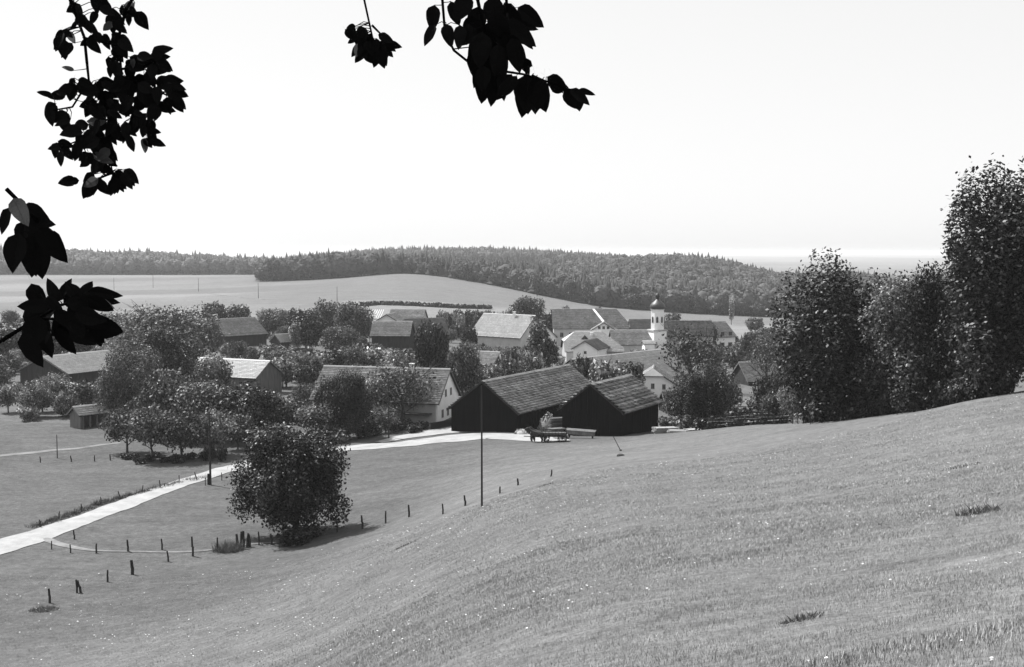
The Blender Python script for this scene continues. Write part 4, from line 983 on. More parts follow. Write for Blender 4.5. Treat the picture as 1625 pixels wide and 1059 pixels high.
# garden trees and bushes filling the village, kept off the houses in view
LANDM = [('lone meadow tree', 462, 109), ('long black barn', 800, 172), ('farmhouse with the bright white gable', 610, 186), ('bright pale barn roof', 395, 228), ('low barn at the left edge', 100, 242), ('chimneyed farmhouse', 365, 350),
         ('little tilted roof', 436, 320), ('grey front roof', 612, 330), ('dark slate barn', 665, 338), ('large pale farmhouse', 800, 335), ('small dark gabled cottage', 780, 250), ('very long farm roof', 930, 400), ('pale hipped roof', 930, 320), ('church tower', 1043, 350),
         ('two storey white farmhouse', 1140, 370), ('half hipped white cottage', 1037, 216), ('mossy roofed building', 980, 245), ('right hand grove', 1330, 150), ('left orchard clump', 290, 150), ('house with the bright roof edge', 1190, 250), ('field edge', 560, 450), ('field strip', 1240, 440)]
LANDM = [(a, px(b, 400, c).x, c) for a, b, c in LANDM]
def where(x, y):
    a, lx, ly = min(LANDM, key=lambda t: math.hypot(x - t[1], (y - t[2]) * .7))
    dx, dy = x - lx, y - ly
    side_ = 'left of' if dx < 0 else 'right of'
    far_ = ' just' if math.hypot(dx, dy) < 18 else ''
    return (f'{far_.strip()} {side_}' if abs(dx) > abs(dy) * .5 else ('behind' if dy > 0 else 'in front of')).strip() + ' the ' + a
TW = {'leaf_dark': 'dark', 'leaf_mid': 'grey', 'leaf_light': 'pale'}
def blocked(x, y, u, vt, vb, hw_):
    for fx, fy, r, q, a, b in FOOT:
        d = Vector((x - fx, y - fy))
        if abs(d.dot(r)) < a + 1 and abs(d.dot(q)) < b + 1: return True
    for (u0, u1, v0, v1, Dp) in PROT:
        if y < Dp and u + hw_ > u0 + 3 and u - hw_ < u1 - 3 and vt < v1 - 2 and vb > v0: return True
    return False
GG = 'garden trees scattered between the village houses'; BG_ = 'low bushes in the village gardens'
n_t = 0; tries = 0
while n_t < 440 and tries < 9000:
    tries += 1
    D = 188 + 257 * random.random() ** 1.3 ; u = random.uniform(-20, 1340)
    if D < 200 and 540 < u < 1060: continue
    small = random.random() < .45
    h = random.uniform(1.6, 3.0) if small else random.uniform(4.0, 7.0)
    p = px(u, 400, D); z = gz(p.x, D); vb = HV - F * z / D; vt = HV - F * (z + h) / D
    w_ = (h * random.uniform(1.1, 1.5) if small else h * random.uniform(.75, 1.0)) * F / D
    if blocked(p.x, D, u, vt, vb, w_ / 2): continue
    n_t += 1
    if small:
        mm = random.choice(['leaf_mid', 'leaf_light', 'leaf_light']); tree(Sh, u, D, vt, w_, mm, ('low ' if h < 2.3 else 'rounded ') + TW[mm] + ' garden bush ' + where(p.x, D), 'garden_bush', BG_)
    else:
        mm = random.choice(['leaf_mid', 'leaf_light', 'leaf_mid', 'leaf_dark']); kk = random.choice([Ro, Ro, Lo, B])
        tree(kk, u, D, vt, w_, mm, {Ro: 'round ', Lo: 'loose ', B: 'broad '}[kk] + TW[mm] + (' tall' if h > 5.5 else ' low') + ' fruit tree ' + where(p.x, D), 'fruit_tree', GG)
for i in range(26):   # row of bushes at the village edge above the pale farmhouse
    u = 698 + i * 5.2 + random.uniform(-2, 2); D = random.uniform(425, 470)
    tree(Ro, u, D, random.uniform(489, 497), random.uniform(14, 24), random.choice(['leaf_mid', 'leaf_light', 'leaf_dark']), 'bush in the row along the field above the pale farmhouse', 'hedge_bush', 'bushes in a row at the village edge')
for i in range(14):
    u = 1170 + i * 9 + random.uniform(-3, 3); D = random.uniform(300, 440)
    tree(Ro, u, D, random.uniform(518, 545), random.uniform(18, 30), random.choice(['leaf_mid', 'leaf_light']), 'orchard bush on the slope right of the two storey farmhouse', 'orchard_bush', 'orchard bushes right of the village')
# undergrowth at the orchard clump, the grove foot and the yards
UG = 'undergrowth bushes beneath the left orchard clump'
for i in range(15):
    u = 195 + i * 11 + random.uniform(-4, 4); tree(Sh, u, 147.5 + random.uniform(0, 5), 729 - random.uniform(0, 26) * random.random(), random.uniform(12, 26), 'leaf_dark', 'dark undergrowth bush beneath the left orchard clump', 'bush', UG)
UG2 = 'bushes along the foot of the right grove'
for i in range(24):
    u = 1290 + i * 13.5; f_ = np.interp(u, [1290, 1400, 1570, 1620], [121, 114, 100.5, 98])
    tree(Sh, u, f_, HV - F * gz(px(u, 400, f_).x, f_) / f_ - random.uniform(22, 60), random.uniform(30, 46), 'leaf_dark', 'dark bush along the foot of the right grove, ' + ('before the big round tree' if u < 1390 else 'before the middle trees' if u < 1500 else 'below the tallest tree'), 'bush', UG2)
UG3 = 'bushes behind the yard and the wagons'
for u, D, h_, m_ in [(655, 168, 1.6, 'leaf_dark'), (668, 172, 1.4, 'leaf_dark'), (590, 168, 2.2, 'leaf_mid'), (575, 166, 2.0, 'leaf_dark'), (625, 172, 2.0, 'leaf_mid'), (640, 173, 1.8, 'leaf_dark'), (528, 163, 2.6, 'leaf_mid'),
                 (1108, 158, 2.2, 'leaf_dark'), (1130, 157, 2.6, 'leaf_dark'), (1095, 162, 2.6, 'leaf_mid'), (1150, 163, 2.2, 'leaf_mid'), (1070, 166, 2.6, 'leaf_light'), (1085, 165, 2.6, 'leaf_light'), (1122, 151.5, 2.0, 'leaf_dark'),
                 (1180, 160, 2.6, 'leaf_dark'), (1210, 162, 2.6, 'leaf_dark'), (1240, 165, 3, 'leaf_dark'), (1160, 168, 3, 'leaf_dark'), (1195, 168, 3, 'leaf_dark'), (1140, 166, 3, 'leaf_dark')]:
    p = px(u, 400, D); z = gz(p.x, D); tree(Sh, u, D, HV - F * (z + h_) / D, h_ * 1.5 * F / D, m_, 'bush growing behind the farm yard and wagons', 'bush', UG3)
tree(Sh, 462, 104.5, 838, 60, 'leaf_dark', 'dark thicket around the foot of the round meadow tree', 'bush')
# hedge across the far field
pts = [hit(u, v) for u, v in ((572, 487), (600, 485), (640, 485.5), (690, 488.5), (730, 490.5), (780, 491))]
P_ = []; N_ = []
for i in range(len(pts) - 1):
    for k in range(420):
        q_ = pts[i].lerp(pts[i + 1], random.random()); a = random.uniform(0, math.pi); r_ = random.uniform(.5, 1.5)
        x, y = q_.x, q_.y + math.cos(a) * r_; P_.append((x, y, gz(x, q_.y) + .2 + math.sin(a) * r_ * 1.2)); N_.append((0, math.cos(a), math.sin(a)))
V, fa = leaf_quads(np.array(P_), np.array(N_), 1.2, .6)
o = link('hedge', npmesh('hedge', V, fa, rng.uniform(.6, 1.1, len(V))), None, M['leaf_dark']); tag(o, 'dark low hedge crossing the pale field above the village', 'hedge')

# ------------------------------------------------------------------ woods
def wood_template(kind_):
    if kind_ == 'spruce':
        V = []; Fc = []; tiers = 6; k = 7
        for t in range(tiers):
            z0 = .12 + .78 * t / tiers; r = .24 * (1 - t / tiers) ** .85 + .02; z1 = z0 + .30
            n = len(V)
            for i in range(k):
                a = 2 * math.pi * (i + .5 * (t % 2)) / k; rr = r * random.uniform(.75, 1.2); V.append((rr * math.cos(a), rr * math.sin(a), z0 - random.uniform(0, .05)))
            V.append((0, 0, min(z1, 1.0)))
            for i in range(k): Fc.append((n + i, n + (i + 1) % k, n + k, n + k))
        V = np.array(V); Fc = np.array(Fc)
        Fc = Fc[:, :3]; return V, Fc
    nl = 5 if kind_ == 'leafy' else 4
    V = []; Fc = []
    P = []; N = []
    lob = [(random.uniform(-.18, .18), random.uniform(-.18, .18), random.uniform(.35, .85), random.uniform(.14, .24)) for _ in range(10)] + [(0, 0, .55, .3)]
    for x, y, z, r in lob:
        for _ in range(16):
            d = Vector((random.gauss(0, 1), random.gauss(0, 1), random.gauss(.2, 1))).normalized(); P.append((x + d.x * r, y + d.y * r, z + d.z * r * .8)); N.append(tuple(d))
    q, f4 = leaf_quads(np.array(P), np.array(N), .115, .45, 1.2)
    # solid inner core so that the crown is not see-through
    mb = MB(); mb.lathe([(.02, .05), (.03, .22), (.22, .35), (.27, .6), (.18, .82), (.02, .9)], 7)
    cv = np.array(mb.v) ; tri = []
    for f in mb.f:
        for i in range(1, len(f) - 1): tri.append((f[0], f[i], f[i + 1]))
    t4 = np.concatenate([f4[:, [0, 1, 2]], f4[:, [0, 2, 3]]])
    return np.concatenate([q, cv]), np.concatenate([t4, np.array(tri) + len(q)])
TPL = {'spruce': [wood_template('spruce') for _ in range(4)], 'leafy': [wood_template('leafy') for _ in range(5)]}
def wood(name, label, pts, mix, hmin, hmax, tn0, hf=None):
    VV = []; FF = []; TT = []; off = 0
    for (x, y) in pts:
        leafy = random.random() < mix(x, y); v, f = random.choice(TPL['leafy' if leafy else 'spruce'])
        h = random.uniform(hmin, hmax) * (hf(CU + F * x / y) if hf else 1) * (0.86 if leafy else 1.0) * random.choice([1, 1, 1, .85, 1.1]); a = random.uniform(0, 6.28); wd = h * random.uniform(.8, 1.15) * (1.25 if leafy else 1.0)
        c_, s_n = math.cos(a), math.sin(a)
        q = np.stack([(v[:, 0] * c_ - v[:, 1] * s_n) * wd + x, (v[:, 0] * s_n + v[:, 1] * c_) * wd + y, v[:, 2] * h + gz(x, y) - .5], 1)
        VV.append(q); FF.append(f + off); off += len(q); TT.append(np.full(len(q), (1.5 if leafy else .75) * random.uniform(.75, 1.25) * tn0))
    o = link(name, npmesh(name, np.concatenate(VV), np.concatenate(FF), np.concatenate(TT)), None, M['forest']); tag(o, label, 'wood', kind='stuff'); return o
def scatter(u0, u1, d0f, d1, sp, n, cond=None):
    out = []
    for _ in range(n):
        t = random.random(); u = random.uniform(u0, u1); d0 = d0f(u); D = d0 + (d1 - d0) * t ** 1.3
        if cond and not cond(u, D): continue
        out.append(((u - CU) / F * D, D))
    return out
def edge_line(u0, u1, n, jit=10):
    return [((u - CU) / F * d, d) for u in (u0 + (u1 - u0) * (i + random.random()) / n for i in range(n)) for d in (float(wood_front(u)) + random.uniform(0, jit),)]
mixn = lambda base: (lambda x, y: base + .35 * math.sin(x * .03) * math.sin(y * .02 + 1))
wood('wood', 'hazy distant wood along the skyline at the left', scatter(-120, 440, lambda u: 1355, 1760, 1, 1500) + edge_line(-120, 409, 150, 14), mixn(.7), 19, 24, 1.25)  # raised wood tone paints in part of the distance haze
wood('wood', 'dark wood standing on the crest of the far field in the middle', scatter(412, 870, lambda u: float(wood_front(u)) + 6, 1120, 1, 900) + edge_line(412, 870, 150), mixn(.5), .88, 1.08, .72, lambda u: float(np.interp(u, [412, 440, 520, 600, 650, 760, 860], [15, 20, 22.5, 19, 16, 16.5, 21])))
wood('wood', 'mixed wood covering the slope behind the church', scatter(850, 1420, lambda u: float(wood_front(u)) + 6, 1560, 1, 2600, lambda u, D: D < np.interp(u, [850, 1100, 1230, 1420], [1600, 1560, 1450, 1400])) + edge_line(850, 1420, 170), mixn(.68), 16, 20, .9)
wood('wood', 'farthest faint wooded ridge on the skyline', scatter(480, 1010, lambda u: 1800, 2350, 1, 1500), mixn(.5), 19, 23, 1)
for u, vt, w_ in ((432, 412, 24), (490, 418, 18), (648, 408, 18), (690, 412, 20), (742, 415, 26), (850, 430, 24), (905, 440, 22), (935, 445, 24), (1000, 463, 26), (1045, 462, 22), (1140, 478, 26), (1205, 480, 24), (1228, 482, 22), (1100, 470, 22)):
    tree(Ro, u, float(wood_front(u)) - 4, vt, w_ * .95, 'leaf_mid', 'pale rounded tree at the front edge of the distant wood', 'woodland_tree', 'rounded trees at the edge of the distant wood')

# ------------------------------------------------------------------ meadow grass and flowers
def grass(n, d0, d1, hmin, hmax, wd, power=1.0):
    D = d0 + (d1 - d0) * rng.random(n) ** power; t = rng.uniform(-.50, .50, n); X = t * (D + 2)
    cl = 0.5 + .5 * np.sin(X * 1.7 + np.sin(D * 1.1) * 2) * np.sin(D * 1.3 + np.sin(X * .8))
    h = rng.uniform(hmin, hmax, n) * (0.55 + .6 * cl) * (.5 + .5 * np.clip(D / 32, 0, 1)); Z = zf(X, D)
    a = rng.uniform(0, 6.28, n); ca, sa = np.cos(a), np.sin(a); lean = rng.normal(0, .45, (n, 2)) * h[:, None]
    w = wd * rng.uniform(.5, 1.2, n) * (.7 + D / 32)
    V = np.stack([np.stack([X - ca * w, D - sa * w, Z - .03], 1), np.stack([X + ca * w, D + sa * w, Z - .03], 1), np.stack([X + lean[:, 0], D + lean[:, 1], Z + h], 1)], 1)
    patch = 0.96 + .10 * np.sin(X * .35 + 2 * np.sin(D * .12)) * np.sin(D * .21 + X * .1) + .16 * np.sin(X * 4.1 + 2 * np.sin(D * 1.7)) * np.sin(D * 3.3 + 2 * np.sin(X * 1.3)) + .14 * np.sin(X * 1.9 + D * .7) * np.sin(D * 2.3 - X * .6)
    tn = rng.uniform(.68, 1.35, n) * patch
    return V.reshape(-1, 3), np.arange(3 * n).reshape(-1, 3), np.repeat(tn, 3)
a = grass(470000, 7, 42, .03, .085, .0034, 1.3); b = grass(250000, 25, 95, .035, .085, .006, 1.0)
V = np.concatenate([a[0], b[0]]); fa = np.concatenate([a[1], b[1] + len(a[0])]); tn = np.concatenate([a[2], b[2]])
o = link('grass', npmesh('grass', V, fa, tn), None, M['blade']); tag(o, 'short meadow grass covering the near slope', 'grass', kind='stuff')
n = 2300; D = 8 + 90 * rng.random(n) ** 1.1; X = rng.uniform(-.48, .48, n) * D
keep = np.sin(X * .4 + 1) * np.sin(D * .33) + rng.random(n) > .55; D = D[keep]; X = X[keep]; n = len(D)
Z = zf(X, D) + rng.uniform(.08, .18, n); s = rng.uniform(.006, .015, n) * (1 + D / 25)
ang = np.arange(6) * math.pi / 3
V = np.stack([np.stack([X + s * math.cos(t), D + s * math.sin(t), Z + rng.uniform(-.01, .01, n)], 1) for t in ang], 1)
st = np.stack([np.stack([X - .004, D, Z - .2], 1), np.stack([X + .004, D, Z - .2], 1), np.stack([X, D, Z], 1)], 1).reshape(-1, 3)
me = bpy.data.meshes.new('flowers'); vv = np.concatenate([V.reshape(-1, 3), st]); ff = [tuple(range(6 * i, 6 * i + 6)) for i in range(n)] + [tuple(range(6 * n + 3 * i, 6 * n + 3 * i + 3)) for i in range(n)]
me.from_pydata(vv.tolist(), [], ff); o = link('flowers', me, None, M['petal']); tag(o, 'tiny white meadow flowers dotted over the near slope', 'flowers', kind='stuff')
# darker weed tufts on the slope: low clumps of broad blades
def tuft(label, u, v, r, h, n=160):
    p = hit(u, v); a = rng.uniform(0, 6.28, n); q = r * np.sqrt(rng.random(n)); x = np.cos(a) * q * 1.3; y = np.sin(a) * q
    z = zf(x + p.x, y + p.y) - p.z - .03; hh_ = h * rng.uniform(.4, 1.1, n) * (1 - .5 * (q / r) ** 2); b = rng.uniform(0, 6.28, n); w = .018 + .015 * rng.random(n)
    le = rng.normal(0, .5, (n, 2)) * hh_[:, None]
    V = np.stack([np.stack([x + np.cos(b) * w, y + np.sin(b) * w, z], 1), np.stack([x - np.cos(b) * w, y - np.sin(b) * w, z], 1), np.stack([x + le[:, 0], y + le[:, 1], z + hh_], 1)], 1).reshape(-1, 3)
    o = link('weed_tuft', npmesh('weed_tuft', V, np.arange(3 * n).reshape(-1, 3), rng.uniform(.9, 1.9, 3 * n)), None, M['leaf_mid']); o.location = p
    tag(o, label, 'weeds'); return o
for u, v, r, h, lb_ in ((1552, 815, .4, .28, 'darkest weed tuft on the slope near the right edge'), (1525, 742, .6, .16, 'flat dark weed patch below the grove at the right'), (868, 770, .6, .18, 'thin weed streak in the upper middle of the slope'),
        (640, 868, .7, .2, 'weed streak on the slope below the fence posts'), (1275, 990, .22, .14, 'small dark tuft at the bottom right of the slope')):
    tuft(lb_, u, v, r, h)
VV = []
for i in range(60):
    u = 58 + i * 4.7 + random.uniform(-2, 2); o = tuft('x', u, float(np.interp(u, [60, 170, 300, 340], [836, 797, 764, 756])), random.uniform(.4, 1.0), random.uniform(.12, .45) if i % 4 else .7, 110)
    co_ = np.empty(len(o.data.vertices) * 3, np.float32); o.data.vertices.foreach_get('co', co_); VV.append(co_.reshape(-1, 3) + np.array(o.location)); bpy.data.objects.remove(o)
V = np.concatenate(VV); o = link('verge_weeds', npmesh('verge_weeds', V, np.arange(len(V)).reshape(-1, 3), rng.uniform(.6, 1.4, len(V))), None, M['leaf_mid']); tag(o, 'ragged weeds along the upper verge of the white gravel road', 'weeds', kind='stuff')
tuft('dark weeds in the hollow by the lowest fence post', 70, 970, .8, .45, 500)
tuft('dry bramble clump beside the bunch of stakes', 362, 876, 1.1, 1.3, 700)

# ------------------------------------------------------------------ overhanging leaves close to the camera
def leaf_mesh(name, l, w_, seed):
    rd = random.Random(seed); k = 7; V = []; Fc = []
    for i in range(k + 1):
        t = i / k; hw_ = w_ / 2 * math.sin(math.pi * min(1, t ** .8)) ** .75 * (1 - .25 * t) if 0 < i < k else 0.0006
        z = -.22 * l * t * t + .03 * l * math.sin(t * 5 + seed)
        jj = rd.uniform(.94, 1.06)
        V += [(l * t, -hw_ * jj, z + .22 * hw_), (l * t, 0, z - .05 * hw_), (l * t, hw_ * jj, z + .22 * hw_)]
    for i in range(k):
        a = 3 * i; Fc += [(a, a + 3, a + 4, a + 1), (a + 1, a + 4, a + 5, a + 2)]
    Vp = [(0, 0, 0), (-.3 * l, .0015, .03 * l), (-.3 * l, -.0015, .03 * l)]; n = len(V); V += Vp; Fc.append((n, n + 1, n + 2))
    me = bpy.data.meshes.new(name); me.from_pydata(V, [], Fc); me.update(); me.materials.append(M['leaf_near']); return me
LM = [leaf_mesh('leaf', 1.0, .55, 1), leaf_mesh('leaf', 1.0, .48, 2), leaf_mesh('leaf', 1.0, .62, 3), leaf_mesh('leaf', 1.0, .36, 4)]
def spray(label, depth, twigs, leaves, name='hanging_branch', seed=0, group=None):
    """twigs: polylines in picture points at this depth; leaves: (u, v, length px, angle deg in picture (0=right, 90=down), kind)"""
    rd = random.Random(seed)
    root = px(twigs[0][0][0], twigs[0][0][1], depth)
    e = empty(name, root); tag(e, label, 'branch', group)
    for tw in twigs:
        mb = MB(); pr = None; n = len(tw)
        for i, (u, v, r) in enumerate(tw):
            p = px(u, v, depth + .08 * math.sin(i + u)) - root
            if pr: mb.tube(pr[0], p, pr[1], r * depth / F, 6)
            pr = (p, r * depth / F)
        mb.build('twig', M['bark_near'], e)
    stems = MB(); fine = []
    for tw in twigs:
        for (ua, va, _), (ub, vb, _) in zip(tw, tw[1:]):
            for k in range(12): fine.append((ua + (ub - ua) * k / 12, va + (vb - va) * k / 12))
    for (u, v, l, an, kd) in leaves:
        p = px(u, v, depth + rd.uniform(-.18, .18)) - root
        un, vn = min(fine, key=lambda t: math.hypot(t[0] - u, t[1] - v))
        if math.hypot(un - u, vn - v) < 46:
            m_ = px((u + un) / 2 + rd.uniform(-4, 4), (v + vn) / 2 + rd.uniform(-5, 1), depth) - root; q0 = px(un, vn, depth) - root
            stems.tube(q0, m_, .9 * depth / F, .7 * depth / F, 4); stems.tube(m_, p, .7 * depth / F, .5 * depth / F, 4)
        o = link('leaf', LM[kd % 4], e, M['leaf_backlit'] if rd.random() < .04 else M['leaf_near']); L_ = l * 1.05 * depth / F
        o.location = p; o.scale = (L_, L_ * 1.15, L_)
        a = R(an)
        dirv = Vector((math.cos(a), rd.uniform(-.35, .35), -math.sin(a))).normalized()
        up = Vector((rd.uniform(-.45, .45), -1, rd.uniform(-.45, .45))); up = (up - dirv * up.dot(dirv)).normalized()
        m = Matrix((dirv, up.cross(dirv), up)).transposed(); o.rotation_euler = m.to_euler()
    if stems.v: o = stems.build('leaf_stems', M['bark_near'], e); o['kind'] = 'stuff'
def blob(spec, seed, lmin=26, lmax=40):
    """spec: (u, v, radius, n, mean angle, spread)"""
    rd = random.Random(seed); out = []
    for u, v, r, n, an, sp in spec:
        for _ in range(n):
            t = rd.uniform(0, 6.28); q = r * math.sqrt(rd.random()); out.append((u + q * math.cos(t), v + q * math.sin(t), rd.uniform(lmin, lmax), an + rd.uniform(-sp, sp), rd.choice([0, 0, 1, 2])))
    return out
spray('leafy twig cluster hanging from above at the upper left', 4.2,
      [[(60, -60, 3), (108, -8, 2.6), (134, 60, 2.4), (138, 100, 2.5), (141, 128, 2), (165, 160, 1.8), (170, 230, 1.4), (180, 280, 1)],
       [(240, -50, 3), (200, 15, 2.6), (188, 60, 2.4), (192, 110, 2.2), (196, 150, 2), (230, 210, 1.5)], [(192, 110, 2), (225, 105, 1.7), (262, 90, 1.2)], [(192, 120, 2), (235, 140, 1.7), (275, 155, 1.2)],
       [(141, 128, 2), (115, 170, 1.5), (85, 175, 1)], [(170, 190, 1.6), (120, 225, 1.2), (95, 235, 1)], [(134, 60, 2), (155, 66, 1.6), (185, 72, 1.4)]],
      blob([(110, 58, 16, 9, 90, 60), (150, 58, 16, 9, 90, 60), (180, 62, 14, 9, 90, 70), (180, 95, 10, 7, 95, 60), (215, 90, 12, 7, 60, 60), (245, 88, 10, 5, 0, 40), (240, 105, 14, 7, 40, 60),
            (205, 118, 14, 9, 80, 80), (235, 135, 18, 11, 60, 80), (262, 140, 14, 8, 50, 50), (270, 152, 6, 4, 70, 40), (190, 140, 16, 9, 90, 90), (160, 140, 16, 9, 100, 80), (125, 132, 12, 6, 100, 80),
            (110, 150, 10, 3, 180, 40), (150, 160, 16, 8, 100, 80), (185, 170, 18, 9, 80, 80), (215, 165, 16, 8, 60, 80), (240, 160, 14, 7, 80, 60), (85, 170, 8, 6, 100, 60), (100, 182, 8, 6, 90, 60),
            (225, 190, 18, 9, 70, 60), (235, 212, 12, 8, 60, 50), (205, 205, 16, 8, 100, 70), (175, 198, 16, 7, 110, 80), (150, 195, 14, 7, 110, 80), (130, 215, 14, 7, 120, 70), (155, 225, 12, 7, 90, 70),
            (170, 240, 10, 6, 90, 60), (95, 232, 9, 6, 100, 90), (145, 245, 12, 5, 90, 60), (160, 255, 10, 6, 90, 70), (185, 280, 10, 8, 80, 60), (150, 280, 10, 8, 100, 60), (125, 283, 6, 2, 170, 30), (200, 272, 6, 4, 40, 40), (85, 120, 4, 0, 0, 0), (125, 28, 12, 5, 90, 70), (182, 26, 14, 7, 90, 70), (150, 5, 16, 5, 90, 70), (205, 8, 16, 5, 90, 70), (120, 5, 10, 3, 100, 60)], 11, 17, 33)
      + [(84, 152, 26, 195, 3), (118, 112, 22, 200, 3), (112, 190, 26, 160, 3)], seed=5)
spray('large leaved twig reaching down at the upper centre', 3.4,
      [[(700, -60, 2.4), (702, 0, 2.2), (706, 50, 2.0), (720, 80, 2), (745, 100, 2), (790, 112, 2), (830, 118, 1.8), (870, 130, 1.5), (905, 142, 1.2), (930, 150, 1)],
       [(735, -60, 3), (758, 0, 2.8), (770, 55, 2.6), (768, 90, 2.5), (790, 112, 2)], [(800, -50, 2.6), (805, 20, 2.4), (812, 60, 2.2), (830, 95, 1.8), (835, 118, 1.5)], [(720, 78, 1), (745, 75, .8)]],
      [(690, 40, 34, 120, 1), (708, 38, 34, 80, 0), (730, 40, 34, 90, 0), (745, 38, 30, 100, 1), (775, 35, 60, 85, 2), (765, 50, 55, 95, 0), (790, 45, 60, 80, 2), (780, 62, 62, 100, 2), (760, 60, 48, 100, 0), (800, 34, 58, 35, 1), (812, 40, 50, 45, 3), (770, 75, 52, 80, 2),
       (800, 55, 58, 60, 0), (812, 60, 52, 75, 1), (824, 88, 34, 60, 1), (770, 90, 48, 105, 0), (785, 95, 44, 70, 2), (768, 105, 38, 95, 2), (772, 112, 50, 100, 0), (785, 120, 46, 95, 1), (800, 118, 44, 110, 0), (812, 118, 44, 120, 2),
       (820, 120, 44, 130, 1), (792, 118, 42, 75, 3), (835, 118, 62, 90, 2), (845, 118, 62, 82, 2), (838, 125, 60, 100, 0), (850, 122, 56, 75, 0), (862, 125, 48, 100, 1), (868, 122, 40, 30, 0), (872, 138, 32, 0, 2), (876, 118, 34, 60, 1), (895, 142, 40, 50, 0),
       (905, 142, 38, 35, 1), (915, 142, 34, 80, 2), (918, 142, 26, 20, 3), (780, 20, 50, 60, 0), (795, 22, 50, 90, 1), (750, 25, 40, 100, 2), (815, 35, 40, 20, 3), (690, 8, 40, 100, 0), (715, 2, 40, 70, 1), (760, 10, 52, 100, 2), (780, -5, 55, 80, 0), (800, 5, 52, 60, 1), (822, 12, 50, 40, 0), (745, -8, 44, 120, 2), (790, 70, 46, 90, 0), (758, 78, 44, 100, 2), (795, 84, 42, 90, 0), (845, 105, 34, 200, 1), (756, 45, 40, 140, 0), (778, 130, 34, 85, 1)], seed=8)
spray('small tuft of narrow leaves hanging at the top edge', 4.5, [[(560, -60, 2), (578, 0, 1.8), (590, 55, 1.6), (598, 85, 1.2)], [(590, 40, 2), (612, 62, 1.2)]],
      blob([(575, 60, 14, 14, 90, 60), (592, 66, 14, 16, 80, 70), (605, 72, 10, 10, 50, 50), (585, 78, 9, 8, 90, 60), (600, 85, 6, 5, 70, 40), (570, 50, 10, 8, 120, 60), (548, 48, 2, 2, 60, 40)], 4, 16, 28), seed=3)
spray('pointed leaves drooping from the left edge below the skyline', 3.0, [[(10, 300, 3.5), (40, 330, 3), (58, 350, 3), (62, 375, 2), (66, 400, 1)]],
      [(52, 335, 56, 80, 1), (62, 362, 62, 52, 1), (72, 366, 52, 60, 0), (60, 375, 66, 85, 0), (54, 372, 64, 92, 2), (40, 350, 60, 100, 0), (48, 400, 40, 80, 1), (22, 315, 44, 60, 0), (34, 328, 46, 30, 2), (15, 330, 44, 110, 1), (45, 345, 44, 20, 0), (30, 370, 60, 100, 2)], seed=9)
lv = [(95, 478, 38, -118, 0), (95, 478, 40, -70, 1), (128, 474, 32, -130, 2), (128, 474, 32, -60, 0), (135, 470, 58, 10, 3), (140, 472, 40, 35, 0), (138, 476, 42, 15, 1), (95, 500, 50, 90, 2), (110, 490, 50, 60, 2), (75, 500, 50, 110, 0), (120, 495, 46, 20, 2),
      (90, 480, 50, 150, 2), (105, 480, 46, 0, 0), (80, 485, 46, 180, 1), (60, 470, 50, 80, 1), (50, 450, 50, 70, 0), (60, 500, 55, 100, 2), (70, 520, 50, 80, 0), (90, 520, 50, 60, 1), (110, 515, 55, 45, 2), (130, 505, 50, 50, 0), (145, 505, 40, 20, 1), (100, 470, 44, 20, 2), (105, 505, 40, 130, 0), (118, 478, 40, 90, 2),
      (45, 510, 60, 60, 2), (40, 490, 50, 40, 0), (85, 495, 44, 30, 1), (125, 520, 45, 20, 2), (140, 520, 50, 10, 0), (60, 460, 34, 120, 0), (140, 462, 52, 8, 3), (130, 500, 46, 30, 0), (140, 505, 46, 60, 1), (150, 510, 42, 80, 2), (160, 512, 34, 20, 0), (35, 530, 55, 60, 1), (75, 470, 36, 60, 2)]
spray('dark fan of broad leaves reaching in from the left over the village', 2.6, [[(-30, 560, 4), (20, 530, 3.4), (60, 505, 2.8), (95, 485, 2.4), (125, 476, 1.8), (145, 470, 1)], [(60, 505, 2.5), (110, 508, 2), (150, 512, 1)]], lv, seed=12)

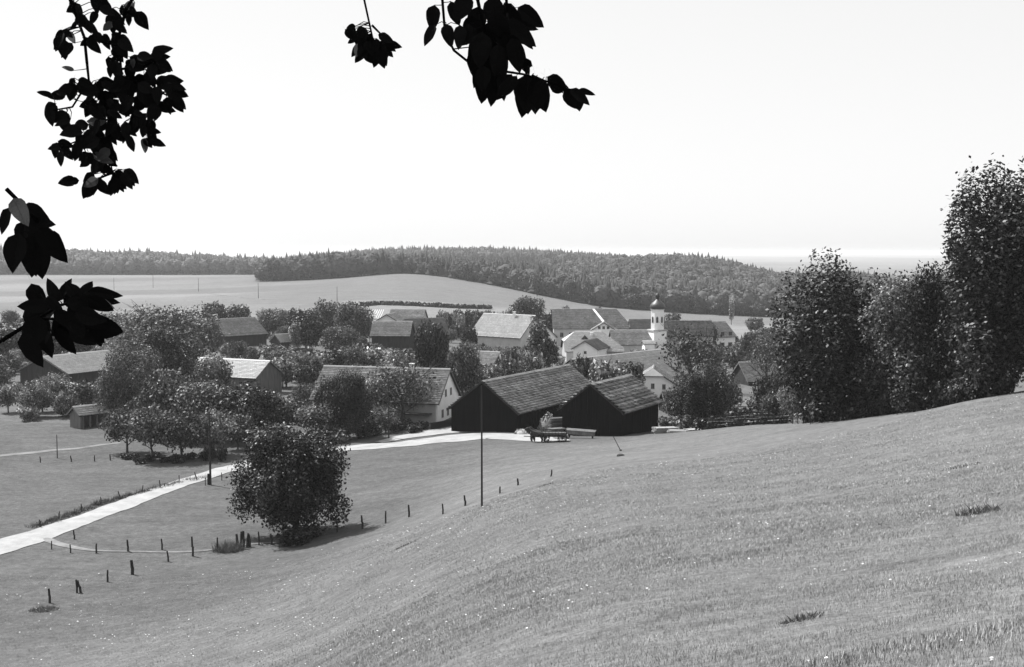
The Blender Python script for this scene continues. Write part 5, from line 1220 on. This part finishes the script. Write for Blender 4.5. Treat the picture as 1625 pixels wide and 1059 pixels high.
# ------------------------------------------------------------------ haze
mb = MB(); mb.box(-33000, 33000, -120, 25000, -66, 19)
m = bpy.data.materials.new('haze'); m.use_nodes = True; n = m.node_tree; n.nodes.clear()
out = n.nodes.new('ShaderNodeOutputMaterial'); pv = n.nodes.new('ShaderNodeVolumePrincipled'); pv.inputs['Color'].default_value = (.79, .79, .79, 1)
pv.inputs['Density'].default_value = HAZE_DENSITY; pv.inputs['Anisotropy'].default_value = 0.3
n.links.new(pv.outputs[0], out.inputs['Volume'])
o = mb.build('haze', m); tag(o, kind='stuff')

# ------------------------------------------------------------------ labels that tell the members of a row apart
ORD = 'first second third fourth fifth sixth seventh eighth ninth tenth eleventh twelfth thirteenth fourteenth fifteenth sixteenth seventeenth eighteenth nineteenth twentieth twenty-first twenty-second twenty-third twenty-fourth twenty-fifth twenty-sixth'.split()
rows_ = {UG: 'dark undergrowth bush beneath the left orchard clump', UG2: 'dark bush along the foot of the right grove', UG3: 'bush behind the farm yard and wagons', RG: 'slim post on the upper edge of the gravel road',
         LG: 'short post on the far left meadow', 'bushes in a row at the village edge': 'bush in the field edge row', 'orchard bushes right of the village': 'orchard bush right of the two storey farmhouse',
         'rounded trees at the edge of the distant wood': 'pale rounded tree at the distant wood edge', 'slim posts on the lower road verge': 'slim post on the lower road verge near the pole'}
for g_, base_ in rows_.items():
    mem = sorted([o for o in C.objects if o.get('group') == g_ and o.parent is None], key=lambda o: upx(o.location.x, o.location.y))
    for k, o in enumerate(mem): o['label'] = base_ + ', ' + ORD[min(k, 25)] + ' from the left'

from collections import defaultdict
dd = defaultdict(list)
for o in C.objects:
    if o.parent is None and o.get('label') and o.get('kind') is None: dd[o['label']].append(o)
for lb_, mem in dd.items():
    if len(mem) > 1:
        mem.sort(key=lambda o: upx(o.location.x, o.location.y)); far_ = len(mem) == 2
        if len(lb_.split()) > 13: lb_ = lb_.replace(' tall ', ' ').replace(' low ', ' ')
        for k, o in enumerate(mem): o['label'] = lb_ + (', ' + ('left' if k == 0 else 'right') + ' one' if far_ else ', ' + ORD[min(k, 25)] + ' from left')
